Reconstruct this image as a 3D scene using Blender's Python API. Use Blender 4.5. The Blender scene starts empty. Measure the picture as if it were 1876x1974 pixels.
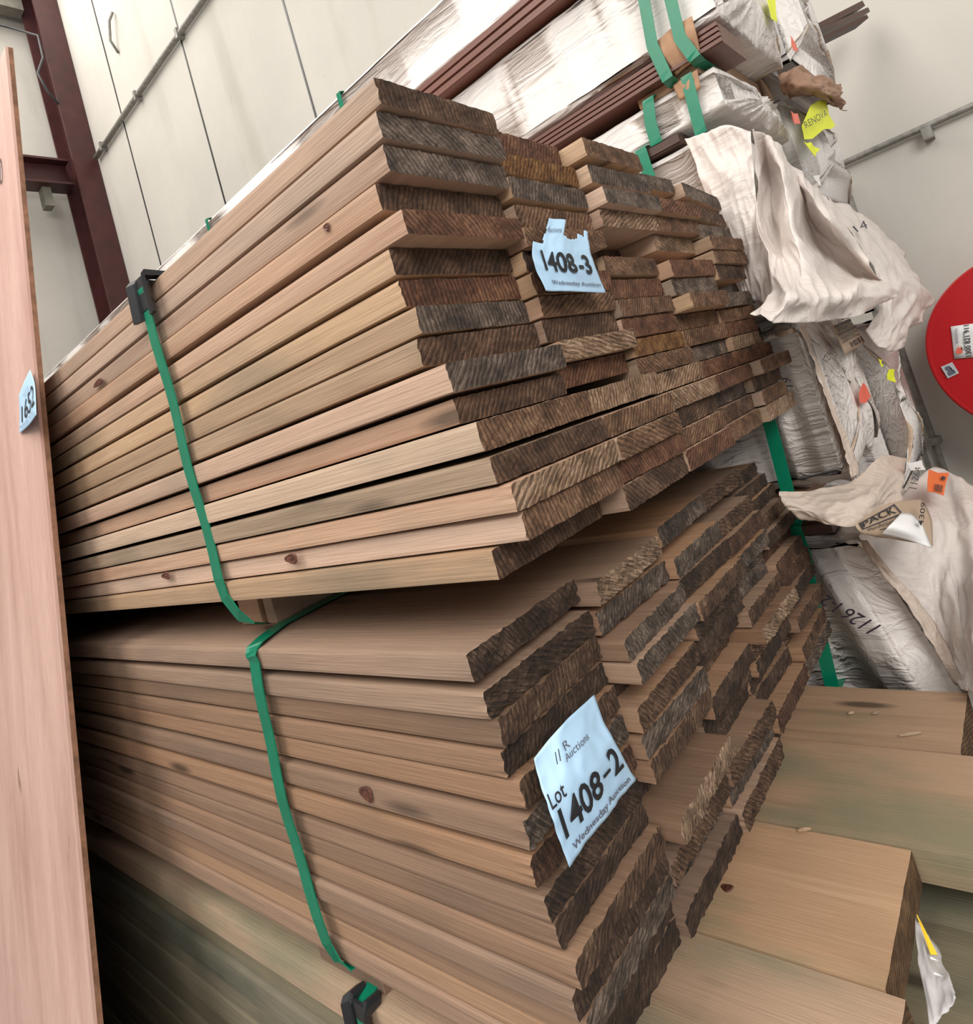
import bpy, bmesh, math, random
from mathutils import Vector, Matrix, noise
C = bpy.context.scene
COL = C.collection
S, H = 0.36, 3.6            # survey unit in metres, eye height in survey units (floor is z = 0)
def W(p): return Vector((p[0]*S, p[1]*S, (p[2]+H)*S))

# ---------------------------------------------------------------- camera
CM = [[0.6336664, -0.7193847, -0.2845217], [-0.1301533, 0.2634063, -0.9558647], [0.7625792, 0.6427307, 0.0732814]]
F = 1233.889
cd = bpy.data.cameras.new('camera'); cam = bpy.data.objects.new('camera', cd); COL.objects.link(cam)
r_, d_, f_ = [Vector(v) for v in CM]
cam.matrix_world = Matrix.Translation(W((0, 0, 0))) @ Matrix((r_, -d_, -f_)).transposed().to_4x4()
cd.sensor_fit = 'HORIZONTAL'; cd.sensor_width = 36.0; cd.lens = 36.0*F/1876
cd.shift_x = 0.0; cd.shift_y = (724-987)/1876; cd.clip_start = 0.02
C.camera = cam
# ---------------------------------------------------------------- light and exposure
vs = C.view_settings; vs.view_transform = 'Standard'; vs.look = 'None'; vs.exposure = 0.16; vs.gamma = 1.0; vs.use_curve_mapping = False
w = bpy.data.worlds.new('world'); C.world = w; w.use_nodes = True
w.node_tree.nodes['Background'].inputs[0].default_value = (1.0, 0.97, 0.93, 1)
w.node_tree.nodes['Background'].inputs[1].default_value = 0.40
def area(name, loc, target, sx, sy, power, col=(1, 0.95, 0.88)):
    l = bpy.data.lights.new(name, 'AREA'); l.shape = 'RECTANGLE'; l.size = sx; l.size_y = sy; l.energy = power; l.color = col
    o = bpy.data.objects.new(name, l); COL.objects.link(o); o.location = loc
    o.rotation_euler = (Vector(target)-Vector(loc)).to_track_quat('-Z', 'Y').to_euler(); return o
area('skylight', (-1.9, 1.2, 4.6), (0.9, 0.9, 1.2), 2.4, 3.6, 138)
area('roof_opening', (0.6, 5.5, 6.8), (1.6, 4.5, 1.6), 3.5, 3.5, 200)
area('front_fill', (-2.0, -3.0, 3.7), (1.1, 0.3, 1.0), 2.8, 2.2, 185, (1, 0.96, 0.91))  # unseen fill lamp added to brighten the board ends and wrapped packs

# ---------------------------------------------------------------- materials
def newmat(name, rough=0.6):
    m = bpy.data.materials.new(name); m.use_nodes = True
    nt = m.node_tree; b = nt.nodes['Principled BSDF']; b.inputs['Roughness'].default_value = rough
    return m, nt, b
def nd(nt, t, **kw):
    n = nt.nodes.new(t)
    for k, v in kw.items():
        if k in n.inputs: n.inputs[k].default_value = v
        else: setattr(n, k, v)
    return n
def ramp(nt, stops):
    r = nt.nodes.new('ShaderNodeValToRGB'); e = r.color_ramp.elements
    while len(e) < len(stops): e.new(0.5)
    for i, (p, c) in enumerate(stops): e[i].position = p; e[i].color = (*c, 1) if len(c) == 3 else c
    return r
def lk(nt, a, b): nt.links.new(a, b)
def coords(nt, scale, rnd=True, kind='Object'):
    tc = nt.nodes.new('ShaderNodeTexCoord'); mp = nt.nodes.new('ShaderNodeMapping'); mp.inputs['Scale'].default_value = scale
    lk(nt, tc.outputs[kind], mp.inputs[0])
    if rnd:
        oi = nt.nodes.new('ShaderNodeObjectInfo'); mu = nt.nodes.new('ShaderNodeMath'); mu.operation = 'MULTIPLY'; mu.inputs[1].default_value = 57.0
        lk(nt, oi.outputs['Random'], mu.inputs[0])
        cx = nt.nodes.new('ShaderNodeCombineXYZ')
        for i in range(3): lk(nt, mu.outputs[0], cx.inputs[i])
        lk(nt, cx.outputs[0], mp.inputs['Location'])
    return mp.outputs[0]
def bump(nt, b, h, strength, dist):
    bp = nt.nodes.new('ShaderNodeBump'); bp.inputs['Strength'].default_value = strength; bp.inputs['Distance'].default_value = dist
    lk(nt, h, bp.inputs['Height']); lk(nt, bp.outputs[0], b.inputs['Normal']); return bp
def mix(nt, a, b, f, mode='MIX'):
    m = nt.nodes.new('ShaderNodeMix'); m.data_type = 'RGBA'; m.blend_type = mode
    for s, v in ((m.inputs[6], a), (m.inputs[7], b), (m.inputs[0], f)):
        if hasattr(v, 'node'): lk(nt, v, s)
        else: s.default_value = (*v, 1) if isinstance(v, tuple) else v
    return m.outputs[2]
def plain(name, col, rough=0.6, metal=0.0, var=0.12, scale=14.0, bmp=0.15):
    m, nt, b = newmat(name, rough); b.inputs['Metallic'].default_value = metal
    n = nd(nt, 'ShaderNodeTexNoise', Scale=scale, Detail=6.0); lk(nt, coords(nt, (1, 1, 1), False), n.inputs['Vector'])
    r = ramp(nt, [(0.3, tuple(c*(1-var) for c in col)), (0.7, tuple(min(1, c*(1+var)) for c in col))]); lk(nt, n.outputs[0], r.inputs[0])
    lk(nt, r.outputs[0], b.inputs['Base Color']); bump(nt, b, n.outputs[0], bmp, 0.002); return m
def wood(name, dark, mid, light, stain, rough=0.62, stretch=1.6, stainf=0.5, knots=True):
    m, nt, b = newmat(name, rough)
    n = nd(nt, 'ShaderNodeTexNoise', Scale=1.0, Detail=8.0, Distortion=0.8); lk(nt, coords(nt, (34, stretch, 34)), n.inputs['Vector'])
    r = ramp(nt, [(0.20, dark), (0.46, mid), (0.62, mid), (0.80, light)]); lk(nt, n.outputs[0], r.inputs[0])
    fine = nd(nt, 'ShaderNodeTexNoise', Scale=1.0, Detail=4.0); lk(nt, coords(nt, (600, 14, 600)), fine.inputs['Vector'])
    fr = ramp(nt, [(0.35, (0.86, 0.84, 0.82)), (0.6, (1, 1, 1))]); lk(nt, fine.outputs[0], fr.inputs[0])
    c = mix(nt, r.outputs[0], fr.outputs[0], 0.7, 'MULTIPLY')
    pn = nd(nt, 'ShaderNodeTexNoise', Scale=1.0, Detail=5.0); lk(nt, coords(nt, (9, 3.2, 9)), pn.inputs['Vector'])
    pr = ramp(nt, [(0.50, (0, 0, 0)), (0.68, (1, 1, 1))]); lk(nt, pn.outputs[0], pr.inputs[0])
    ml = nd(nt, 'ShaderNodeMath', operation='MULTIPLY'); ml.inputs[1].default_value = min(.85, stainf*1.3); lk(nt, pr.outputs[0], ml.inputs[0])
    c = mix(nt, c, stain, ml.outputs[0])
    if knots:
        v = nd(nt, 'ShaderNodeTexVoronoi', Scale=1.0); lk(nt, coords(nt, (13, 3.0, 16)), v.inputs['Vector'])
        kr = ramp(nt, [(0.07, (1, 1, 1)), (0.15, (0, 0, 0))]); lk(nt, v.outputs['Distance'], kr.inputs[0])
        c = mix(nt, c, tuple(x*0.28 for x in mid), kr.outputs[0])
    oi = nt.nodes.new('ShaderNodeObjectInfo'); mr = nd(nt, 'ShaderNodeMapRange'); mr.inputs[3].default_value = 0.70; mr.inputs[4].default_value = 1.08
    lk(nt, oi.outputs['Random'], mr.inputs[0]); hs = nt.nodes.new('ShaderNodeHueSaturation'); lk(nt, mr.outputs[0], hs.inputs['Value'])
    mr2 = nd(nt, 'ShaderNodeMath', operation='MULTIPLY'); mr2.inputs[1].default_value = 7.13; lk(nt, oi.outputs['Random'], mr2.inputs[0])
    fr2 = nd(nt, 'ShaderNodeMath', operation='FRACT'); lk(nt, mr2.outputs[0], fr2.inputs[0])
    mr3 = nd(nt, 'ShaderNodeMapRange'); mr3.inputs[3].default_value = 0.80; mr3.inputs[4].default_value = 1.04; lk(nt, fr2.outputs[0], mr3.inputs[0])
    lk(nt, mr3.outputs[0], hs.inputs['Saturation'])
    lk(nt, c, hs.inputs['Color']); lk(nt, hs.outputs[0], b.inputs['Base Color'])
    ad = nd(nt, 'ShaderNodeMath', operation='ADD'); lk(nt, n.outputs[0], ad.inputs[0]); lk(nt, fine.outputs[0], ad.inputs[1])
    bump(nt, b, ad.outputs[0], 0.5, 0.0012); return m
def endgrain(name, dark, mid, light, rough=0.85, saw=0.8, fuzz=0.65, k=0.72):
    dark, mid, light = [tuple(c*k*f for c in q) for q, f in ((dark, .8), (mid, 1), (light, 1.15))]
    m, nt, b = newmat(name, rough)
    tc = nt.nodes.new('ShaderNodeTexCoord'); oi = nt.nodes.new('ShaderNodeObjectInfo')
    ang = nd(nt, 'ShaderNodeMapRange'); ang.inputs[3].default_value = -1.1; ang.inputs[4].default_value = 1.3
    sc = nd(nt, 'ShaderNodeMath', operation='MULTIPLY'); sc.inputs[1].default_value = 13.7; lk(nt, oi.outputs['Random'], sc.inputs[0])
    fr = nd(nt, 'ShaderNodeMath', operation='FRACT'); lk(nt, sc.outputs[0], fr.inputs[0]); lk(nt, fr.outputs[0], ang.inputs[0])
    vr = nd(nt, 'ShaderNodeVectorRotate', rotation_type='Y_AXIS'); lk(nt, tc.outputs['Object'], vr.inputs['Vector']); lk(nt, ang.outputs[0], vr.inputs['Angle'])
    wv = nd(nt, 'ShaderNodeTexWave', Scale=60.0, Distortion=6.0, Detail=3.0); wv.inputs['Detail Scale'].default_value = 0.5; wv.bands_direction = 'X'; lk(nt, vr.outputs[0], wv.inputs['Vector'])
    n1 = nd(nt, 'ShaderNodeTexNoise', Scale=1.0, Detail=8.0, Roughness=0.7); lk(nt, coords(nt, (30, 30, 42)), n1.inputs['Vector'])
    n2 = nd(nt, 'ShaderNodeTexNoise', Scale=1.0, Detail=5.0, Roughness=0.8); lk(nt, coords(nt, (420, 420, 420)), n2.inputs['Vector'])
    st = nd(nt, 'ShaderNodeTexNoise', Scale=1.0, Detail=3.0); sm = nd(nt, 'ShaderNodeMapping'); sm.inputs['Scale'].default_value = (620, 60, 60)
    lk(nt, vr.outputs[0], sm.inputs[0]); lk(nt, sm.outputs[0], st.inputs['Vector'])
    r = ramp(nt, [(0.34, dark), (0.50, mid), (0.68, light)]); lk(nt, n1.outputs[0], r.inputs[0])
    wr = ramp(nt, [(0.0, (0.30, 0.26, 0.24)), (0.35, (1, 1, 1)), (1.0, (1.0, 1.0, 1.0))]); lk(nt, wv.outputs[0], wr.inputs[0])
    c = mix(nt, r.outputs[0], wr.outputs[0], saw, 'MULTIPLY')
    sr = ramp(nt, [(0.36, (0.30, 0.27, 0.25)), (0.58, (1.15, 1.12, 1.1))]); lk(nt, st.outputs[0], sr.inputs[0])
    c = mix(nt, c, sr.outputs[0], fuzz, 'MULTIPLY')
    nr = ramp(nt, [(0.35, (0.55, 0.52, 0.5)), (0.65, (1.25, 1.2, 1.15))]); lk(nt, n2.outputs[0], nr.inputs[0])
    c = mix(nt, c, nr.outputs[0], 0.6, 'MULTIPLY')
    hs = nt.nodes.new('ShaderNodeHueSaturation'); hs.inputs['Saturation'].default_value = 1.22; lk(nt, c, hs.inputs['Color']); lk(nt, hs.outputs[0], b.inputs['Base Color'])
    a1 = nd(nt, 'ShaderNodeMath', operation='ADD'); lk(nt, st.outputs[0], a1.inputs[0]); lk(nt, n2.outputs[0], a1.inputs[1])
    a2 = nd(nt, 'ShaderNodeMath', operation='ADD'); lk(nt, a1.outputs[0], a2.inputs[0]); lk(nt, wv.outputs[0], a2.inputs[1])
    bump(nt, b, a2.outputs[0], 0.8, 0.0016); return m

SIDES = [wood('sawn_tan', (.34, .20, .115), (.53, .355, .225), (.68, .49, .335), (.25, .20, .14)),
         wood('sawn_pink', (.38, .20, .125), (.57, .36, .24), (.72, .49, .345), (.29, .22, .155), stainf=.35),
         wood('sawn_olive', (.28, .19, .115), (.46, .315, .20), (.60, .435, .29), (.20, .165, .115), stainf=.6)]
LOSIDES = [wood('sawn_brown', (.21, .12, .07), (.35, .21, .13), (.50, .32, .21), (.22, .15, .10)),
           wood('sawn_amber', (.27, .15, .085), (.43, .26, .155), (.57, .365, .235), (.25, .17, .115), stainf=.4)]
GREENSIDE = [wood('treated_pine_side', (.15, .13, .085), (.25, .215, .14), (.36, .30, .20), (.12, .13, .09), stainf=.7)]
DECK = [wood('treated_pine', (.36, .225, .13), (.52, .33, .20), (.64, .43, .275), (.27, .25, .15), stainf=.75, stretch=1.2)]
ENDS = {'dark brown': endgrain('end_dark', (.060, .036, .025), (.14, .088, .062), (.28, .19, .14)),
        'reddish brown': endgrain('end_red', (.10, .052, .036), (.22, .118, .082), (.36, .22, .155)),
        'weathered grey': endgrain('end_grey', (.065, .052, .044), (.175, .14, .118), (.36, .30, .26)),
        'mid brown': endgrain('end_mid', (.12, .073, .048), (.27, .17, .118), (.44, .31, .22)),
        'pale fuzzy': endgrain('end_pale', (.22, .15, .10), (.44, .32, .235), (.66, .52, .41), fuzz=.8),
        'bark-edged': endgrain('end_bark', (.15, .07, .035), (.30, .17, .09), (.48, .32, .19))}
ENDS_LO = {'dark brown': endgrain('low_dark', (.050, .032, .023), (.12, .080, .058), (.25, .18, .14), k=.46, fuzz=.95, saw=.5),  # rougher, darker ends; small k also paints in the lower pack's shade
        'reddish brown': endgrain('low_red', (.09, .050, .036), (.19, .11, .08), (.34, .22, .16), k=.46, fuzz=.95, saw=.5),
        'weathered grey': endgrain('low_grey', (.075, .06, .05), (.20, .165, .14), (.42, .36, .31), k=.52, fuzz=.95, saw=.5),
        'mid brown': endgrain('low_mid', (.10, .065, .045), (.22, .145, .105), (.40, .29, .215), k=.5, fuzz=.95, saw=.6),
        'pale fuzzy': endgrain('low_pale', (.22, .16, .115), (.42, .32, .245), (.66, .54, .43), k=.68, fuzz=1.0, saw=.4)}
PINE_END = endgrain('end_pine', (.10, .06, .035), (.20, .125, .075), (.32, .22, .14), fuzz=.35)
RED_TIMBER = wood('red_hardwood', (.10, .032, .02), (.19, .065, .042), (.27, .11, .07), (.13, .05, .03), rough=.4, stainf=.3, knots=False)
DARK_TIMBER = wood('dark_hardwood', (.045, .02, .014), (.09, .04, .028), (.14, .07, .05), (.05, .03, .02), rough=.5, knots=False)

def wrapmat(name, col, rough=.36, bscale=1.0, inside=(.60, .45, .32), trans=.0, bs=.34):
    m, nt, b = newmat(name, rough)
    geo = nt.nodes.new('ShaderNodeNewGeometry')
    n = nd(nt, 'ShaderNodeTexNoise', Scale=3.0, Detail=5.0); lk(nt, coords(nt, (1, 1, 1)), n.inputs['Vector'])
    r = ramp(nt, [(0.35, tuple(c*.93 for c in col)), (0.65, col)]); lk(nt, n.outputs[0], r.inputs[0])
    lk(nt, mix(nt, r.outputs[0], inside, geo.outputs['Backfacing']), b.inputs['Base Color'])
    v = nd(nt, 'ShaderNodeTexNoise', Scale=1.0, Detail=6.0, Distortion=1.6); lk(nt, coords(nt, (22*bscale, 2.2*bscale, 17*bscale)), v.inputs['Vector'])
    v.noise_dimensions = '3D'
    rr = ramp(nt, [(0.40, (0, 0, 0)), (0.5, (1, 1, 1)), (0.60, (0, 0, 0))]); lk(nt, v.outputs[0], rr.inputs[0])
    w2 = nd(nt, 'ShaderNodeTexNoise', Scale=1.0, Detail=3.0); lk(nt, coords(nt, (900, 900, 900), False), w2.inputs['Vector'])
    a = nd(nt, 'ShaderNodeMath', operation='MULTIPLY_ADD'); a.inputs[1].default_value = .05; lk(nt, w2.outputs[0], a.inputs[0]); lk(nt, rr.outputs[0], a.inputs[2])
    bp = bump(nt, b, a.outputs[0], bs, 0.005)
    tr = nt.nodes.new('ShaderNodeBsdfTranslucent'); tr.inputs[0].default_value = (.85, .62, .45, 1); lk(nt, bp.outputs[0], tr.inputs['Normal'])
    ms = nt.nodes.new('ShaderNodeMixShader'); ms.inputs[0].default_value = trans; out = nt.nodes['Material Output']
    lk(nt, b.outputs[0], ms.inputs[1]); lk(nt, tr.outputs[0], ms.inputs[2]); lk(nt, ms.outputs[0], out.inputs[0]); return m
WRAP = wrapmat('white_wrap', (.74, .70, .675), bs=.5)
WRAPC = wrapmat('cream_wrap', (.78, .67, .58), .5, trans=.2)
WRAPF = wrapmat('sheet_wrap', (.86, .80, .76), .42, trans=.22, bs=.22)
WRAPG = wrapmat('grey_wrap', (.62, .60, .585), .28, 1.6)
GREEN = plain('green_strap', (.0, .185, .10), .32, var=.10, scale=40)
BLACKP = plain('black_plastic', (.02, .021, .024), .35, var=.3)
CARD = plain('cardboard', (.40, .235, .14), .8, var=.15, scale=30)
MAROON = plain('maroon_steel', (.050, .011, .011), .45, var=.25, scale=9)
GALV = plain('grey_conduit', (.23, .22, .20), .5, metal=.2, var=.3, scale=40)
GREYST = plain('grey_purlin', (.18, .17, .14), .6, var=.2)
RED = plain('reel_red', (.50, .004, .009), .38, var=.05, scale=300, bmp=.25)
BLUEP = plain('blue_ticket_paper', (.44, .66, .88), .55, var=.04, scale=12, bmp=.05)
WHITEP = plain('white_paper', (.85, .85, .85), .55, var=.03)
INK = plain('black_ink', (.012, .012, .016), .6, var=0)
GINK = plain('grey_ink', (.12, .13, .17), .6, var=0)
PEN = plain('marker_ink', (.03, .025, .04), .5, var=0)
YEL = plain('yellow_paper', (.80, .88, .01), .5, var=.05)
YEL2 = plain('yellow_tag', (.85, .55, .02), .5, var=.05)
ORG = plain('orange_paper', (.90, .16, .02), .5, var=.05)
CORAL = plain('coral_tape', (.80, .15, .10), .45, var=.1)
KRAFT = plain('kraft_label', (.42, .31, .22), .6, var=.08)
BROWNP = plain('brown_paper', (.34, .20, .13), .7, var=.15)
PLYEDGE = plain('ply_edge', (.24, .12, .07), .8, var=.35, scale=60)
def concrete(name, col):
    m, nt, b = newmat(name, .75)
    n = nd(nt, 'ShaderNodeTexNoise', Scale=1.3, Detail=8.0, Roughness=.6); lk(nt, coords(nt, (1, 1, 1), False, 'Object'), n.inputs['Vector'])
    r = ramp(nt, [(0.3, tuple(c*.86 for c in col)), (0.7, col)]); lk(nt, n.outputs[0], r.inputs[0])
    v = nd(nt, 'ShaderNodeTexNoise', Scale=9.0, Detail=8.0, Roughness=.75); lk(nt, coords(nt, (1, 1, 1), False), v.inputs['Vector'])
    vr = ramp(nt, [(0.0, (.30, .28, .25)), (0.285, (.42, .40, .37)), (0.33, (1, 1, 1))]); lk(nt, v.outputs[0], vr.inputs[0])
    s = nd(nt, 'ShaderNodeTexNoise', Scale=1.0, Detail=5.0); lk(nt, coords(nt, (3.5, 3.5, .5), False), s.inputs['Vector'])
    sr = ramp(nt, [(0.55, (1, 1, 1)), (0.72, (.86, .85, .82))]); lk(nt, s.outputs[0], sr.inputs[0])
    c = mix(nt, r.outputs[0], vr.outputs[0], 1.0, 'MULTIPLY'); c = mix(nt, c, sr.outputs[0], 1.0, 'MULTIPLY')
    lk(nt, c, b.inputs['Base Color']); bump(nt, b, n.outputs[0], .1, .01); return m
WALLM = concrete('painted_concrete', (.60, .575, .525)); FLOORM = concrete('concrete_floor', (.22, .21, .20))
def plymat():
    m, nt, b = newmat('pink_plywood', .55)
    n = nd(nt, 'ShaderNodeTexNoise', Scale=1.0, Detail=7.0, Distortion=.6); lk(nt, coords(nt, (14, 14, 1.1), False), n.inputs['Vector'])
    r = ramp(nt, [(0.3, (.53, .32, .27)), (0.5, (.64, .41, .35)), (0.7, (.72, .48, .415))]); lk(nt, n.outputs[0], r.inputs[0])
    f = nd(nt, 'ShaderNodeTexNoise', Scale=1.0, Detail=4.0); lk(nt, coords(nt, (260, 260, 12), False), f.inputs['Vector'])
    fr = ramp(nt, [(0.3, (.85, .83, .82)), (0.6, (1, 1, 1))]); lk(nt, f.outputs[0], fr.inputs[0])
    s = nd(nt, 'ShaderNodeTexNoise', Scale=1.0, Detail=4.0); lk(nt, coords(nt, (24, 24, 5), False), s.inputs['Vector'])
    sr = ramp(nt, [(0.24, (.35, .28, .26)), (0.30, (1, 1, 1))]); lk(nt, s.outputs[0], sr.inputs[0])
    c = mix(nt, r.outputs[0], fr.outputs[0], .8, 'MULTIPLY'); c = mix(nt, c, sr.outputs[0], .8, 'MULTIPLY')
    lk(nt, c, b.inputs['Base Color']); bump(nt, b, f.outputs[0], .15, .001); return m
PLY = plymat()

# ---------------------------------------------------------------- helpers
def tag(o, label=None, cat=None, group=None, kind=None):
    for k, v in (('label', label), ('category', cat), ('group', group), ('kind', kind)):
        if v: o[k] = v
    return o
def mk(name, verts, faces, mats, parent=None, smooth=False, base=None, fm=None):
    """verts in world metres; object origin goes to the base of the mesh (or to its parent's frame)"""
    if parent is not None: org = Vector(parent['_org']) if '_org' in parent else parent.location
    elif base is not None: org = Vector(base)
    else:
        xs = [v[0] for v in verts]; ys = [v[1] for v in verts]; zs = [v[2] for v in verts]
        org = Vector(((min(xs)+max(xs))/2, (min(ys)+max(ys))/2, min(zs)))
    me = bpy.data.meshes.new(name); me.from_pydata([tuple(Vector(v)-org) for v in verts], [], faces); me.update()
    if not isinstance(mats, (list, tuple)): mats = [mats]
    for m in mats: me.materials.append(m)
    if fm:
        for p, i in zip(me.polygons, fm): p.material_index = i
    if smooth: me.polygons.foreach_set('use_smooth', [True]*len(me.polygons))
    o = bpy.data.objects.new(name, me); COL.objects.link(o)
    if parent is not None: o.parent = parent
    else: o.location = org
    return o
def empty(name, base, label, cat, group=None):
    o = bpy.data.objects.new(name, None); COL.objects.link(o); o.location = base; o.empty_display_size = .05
    return tag(o, label, cat, group)
def boxv(a, b):
    x0, y0, z0 = a; x1, y1, z1 = b
    v = [W((x, y, z)) for z in (z0, z1) for y in (y0, y1) for x in (x0, x1)]
    return v, [(0, 2, 3, 1), (4, 5, 7, 6), (0, 1, 5, 4), (2, 6, 7, 3), (0, 4, 6, 2), (1, 3, 7, 5)]
def box(name, a, b, m, parent=None, bev=0.0):
    v, f = boxv(a, b); o = mk(name, v, f, m, parent)
    if bev:
        md = o.modifiers.new('bevel', 'BEVEL'); md.width = bev; md.segments = 2
    return o
def tube(name, pts, r, m, parent=None, n=10):
    v, f = [], []
    P = [W(p) for p in pts]
    for i, p in enumerate(P):
        t = (P[min(i+1, len(P)-1)]-P[max(i-1, 0)]).normalized()
        a = t.orthogonal().normalized() if i == 0 else (a_-t*a_.dot(t)).normalized()
        a_ = a; b2 = t.cross(a)
        for k in range(n):
            an = 2*math.pi*k/n; v.append(p+(a*math.cos(an)+b2*math.sin(an))*r)
    for i in range(len(P)-1):
        for k in range(n): f.append((i*n+k, i*n+(k+1) % n, (i+1)*n+(k+1) % n, (i+1)*n+k))
    f.append(tuple(range(n))[::-1]); f.append(tuple(range((len(P)-1)*n, len(P)*n)))
    return mk(name, v, f, m, parent, smooth=True)
def cr(p0, p1, p2, p3, t):
    return 0.5*((2*p1)+(-p0+p2)*t+(2*p0-5*p1+4*p2-p3)*t*t+(-p0+3*p1-3*p2+p3)*t*t*t)
def crv(P, t):
    n = len(P)-1; x = min(max(t, 0), 1)*n; i = min(int(x), n-1); f = x-i
    g = lambda k: P[k] if 0 <= k <= n else (2*P[0]-P[1] if k < 0 else 2*P[n]-P[n-1])
    return cr(g(i-1), g(i), g(i+1), g(i+2), f)
class Patch:
    """a smooth cloth-like surface through a grid of surveyed points (survey units)"""
    def __init__(s, rows, wr=0.0, seed=0.0, fx=6.0, fy=6.0):
        s.R = [[Vector(p) for p in r] for r in rows]; s.wr = wr; s.seed = seed; s.fx = fx; s.fy = fy
    def base(s, u, v): return crv([crv(r, u) for r in s.R], v)
    def normal(s, u, v):
        e = .01; a = s.base(min(u+e, 1), v)-s.base(max(u-e, 0), v); b = s.base(u, min(v+e, 1))-s.base(u, max(v-e, 0))
        n = a.cross(b); return n.normalized() if n.length > 0 else Vector((0, -1, 0))
    def at(s, u, v, off=0.0):
        p = s.base(u, v); n = s.normal(u, v)
        if n.dot(p) > 0: n = -n         # towards the open side of the aisle
        d = off
        if s.wr:
            q = Vector((u*s.fx, v*s.fy, s.seed)); q2 = Vector((u*s.fx*2.7+3, v*s.fy*2.3, s.seed+9))
            d += s.wr*((1-abs(noise.noise(q))*2.4)*.8+(.5-abs(noise.noise(q2))*1.8)*.45-.5)
        return p+n*d
    def mesh(s, name, mat, nu, nv, parent=None, thick=.0008, clip=None):
        v = [W(s.at(i/nu, j/nv)) for j in range(nv+1) for i in range(nu+1)]
        f = []
        for j in range(nv):
            for i in range(nu):
                if clip and not clip((i+.5)/nu, (j+.5)/nv): continue
                a = j*(nu+1)+i; f.append((a, a+1, a+nu+2, a+nu+1))
        # orient faces to the open side
        if f:
            c = f[len(f)//2]; n = (v[c[1]]-v[c[0]]).cross(v[c[3]]-v[c[0]])
            if n.dot(v[c[0]]-W((0, 0, 0))) > 0: f = [q[::-1] for q in f]
        if clip:
            used = sorted({i for q in f for i in q}); mp = {k: i for i, k in enumerate(used)}
            v = [v[k] for k in used]; f = [tuple(mp[i] for i in q) for q in f]
        o = mk(name, v, f, mat, parent, smooth=True)
        if thick:
            md = o.modifiers.new('solid', 'SOLIDIFY'); md.thickness = thick; md.offset = -1
        return o
_fc = {}
def glyphs(text, bold=0.0):
    k = (text, bold)
    if k in _fc: return _fc[k]
    cu = bpy.data.curves.new('t', 'FONT'); cu.body = text; cu.size = 1; cu.resolution_u = 3; cu.offset = bold
    o = bpy.data.objects.new('t', cu); COL.objects.link(o)
    dg = bpy.context.evaluated_depsgraph_get(); ev = o.evaluated_get(dg); me = ev.to_mesh()
    bm = bmesh.new(); bm.from_mesh(me); bmesh.ops.triangulate(bm, faces=bm.faces)
    vs_ = [v.co.copy() for v in bm.verts]; fs = [tuple(v.index for v in f.verts) for f in bm.faces]; bm.free(); ev.to_mesh_clear()
    bpy.data.objects.remove(o); bpy.data.curves.remove(cu)
    x0 = min(v.x for v in vs_); x1 = max(v.x for v in vs_); y0 = min(v.y for v in vs_); y1 = max(v.y for v in vs_)
    _fc[k] = ([((v.x-x0)/(x1-x0), (v.y-y0)/(y1-y0)) for v in vs_], fs); return _fc[k]
def text_patch(name, text, patch, u0, v0, u1, v1, mat, parent, bold=0.0, off=.0025, flip=False, shear=0.0):
    g, fs = glyphs(text, bold)
    def q(a, b):
        if flip: a, b = 1-a, 1-b
        return patch.at(u0+(u1-u0)*a, v1-(v1-v0)*b+shear*a, off)
    o = mk(name, [W(q(a, b)) for a, b in g], fs, mat, parent)
    return o
def quad_patch(p00, p10, p11, p01, **k):   # TL, TR, BR, BL
    return Patch([[p00, p10], [p01, p11]], **k)
def poly_patch(name, patch, pts, mat, parent=None, off=.003, thick=.0006):
    n = len(pts); v = [W(patch.at(a, b, off)) for a, b in pts]; bm = bmesh.new(); vv = [bm.verts.new(p) for p in v]; bm.faces.new(vv)
    bmesh.ops.triangulate(bm, faces=bm.faces); bm.verts.index_update()
    fs = [tuple(x.index for x in f.verts) for f in bm.faces]; bm.free()
    nn = (v[fs[0][1]]-v[fs[0][0]]).cross(v[fs[0][2]]-v[fs[0][0]])
    if nn.dot(v[0]-W((0, 0, 0))) > 0: fs = [f[::-1] for f in fs]
    o = mk(name, v, fs, mat, parent)
    if thick:
        md = o.modifiers.new('solid', 'SOLIDIFY'); md.thickness = thick; md.offset = -1
    return o

# ---------------------------------------------------------------- structure
XW, YE = 7.5, 19.0
def struct(o): o['kind'] = 'structure'; return o
struct(box('floor', (-14, -10, -H-.3), (XW+.5, YE+.5, -H), FLOORM))
struct(box('wall_right', (XW, -10, -H), (XW+.5, YE+.5, 22), WALLM))
struct(box('wall_back', (-14, YE, -H), (XW, YE+.5, 22), WALLM))
for i, y in enumerate((1.16, 4.8, 8.44, 12.03, 15.6)):
    struct(box('trim_%d' % (i+1), (XW-.012, y-.022, -H), (XW+.001, y+.022, 22), BLACKP if i else GALV))
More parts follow.
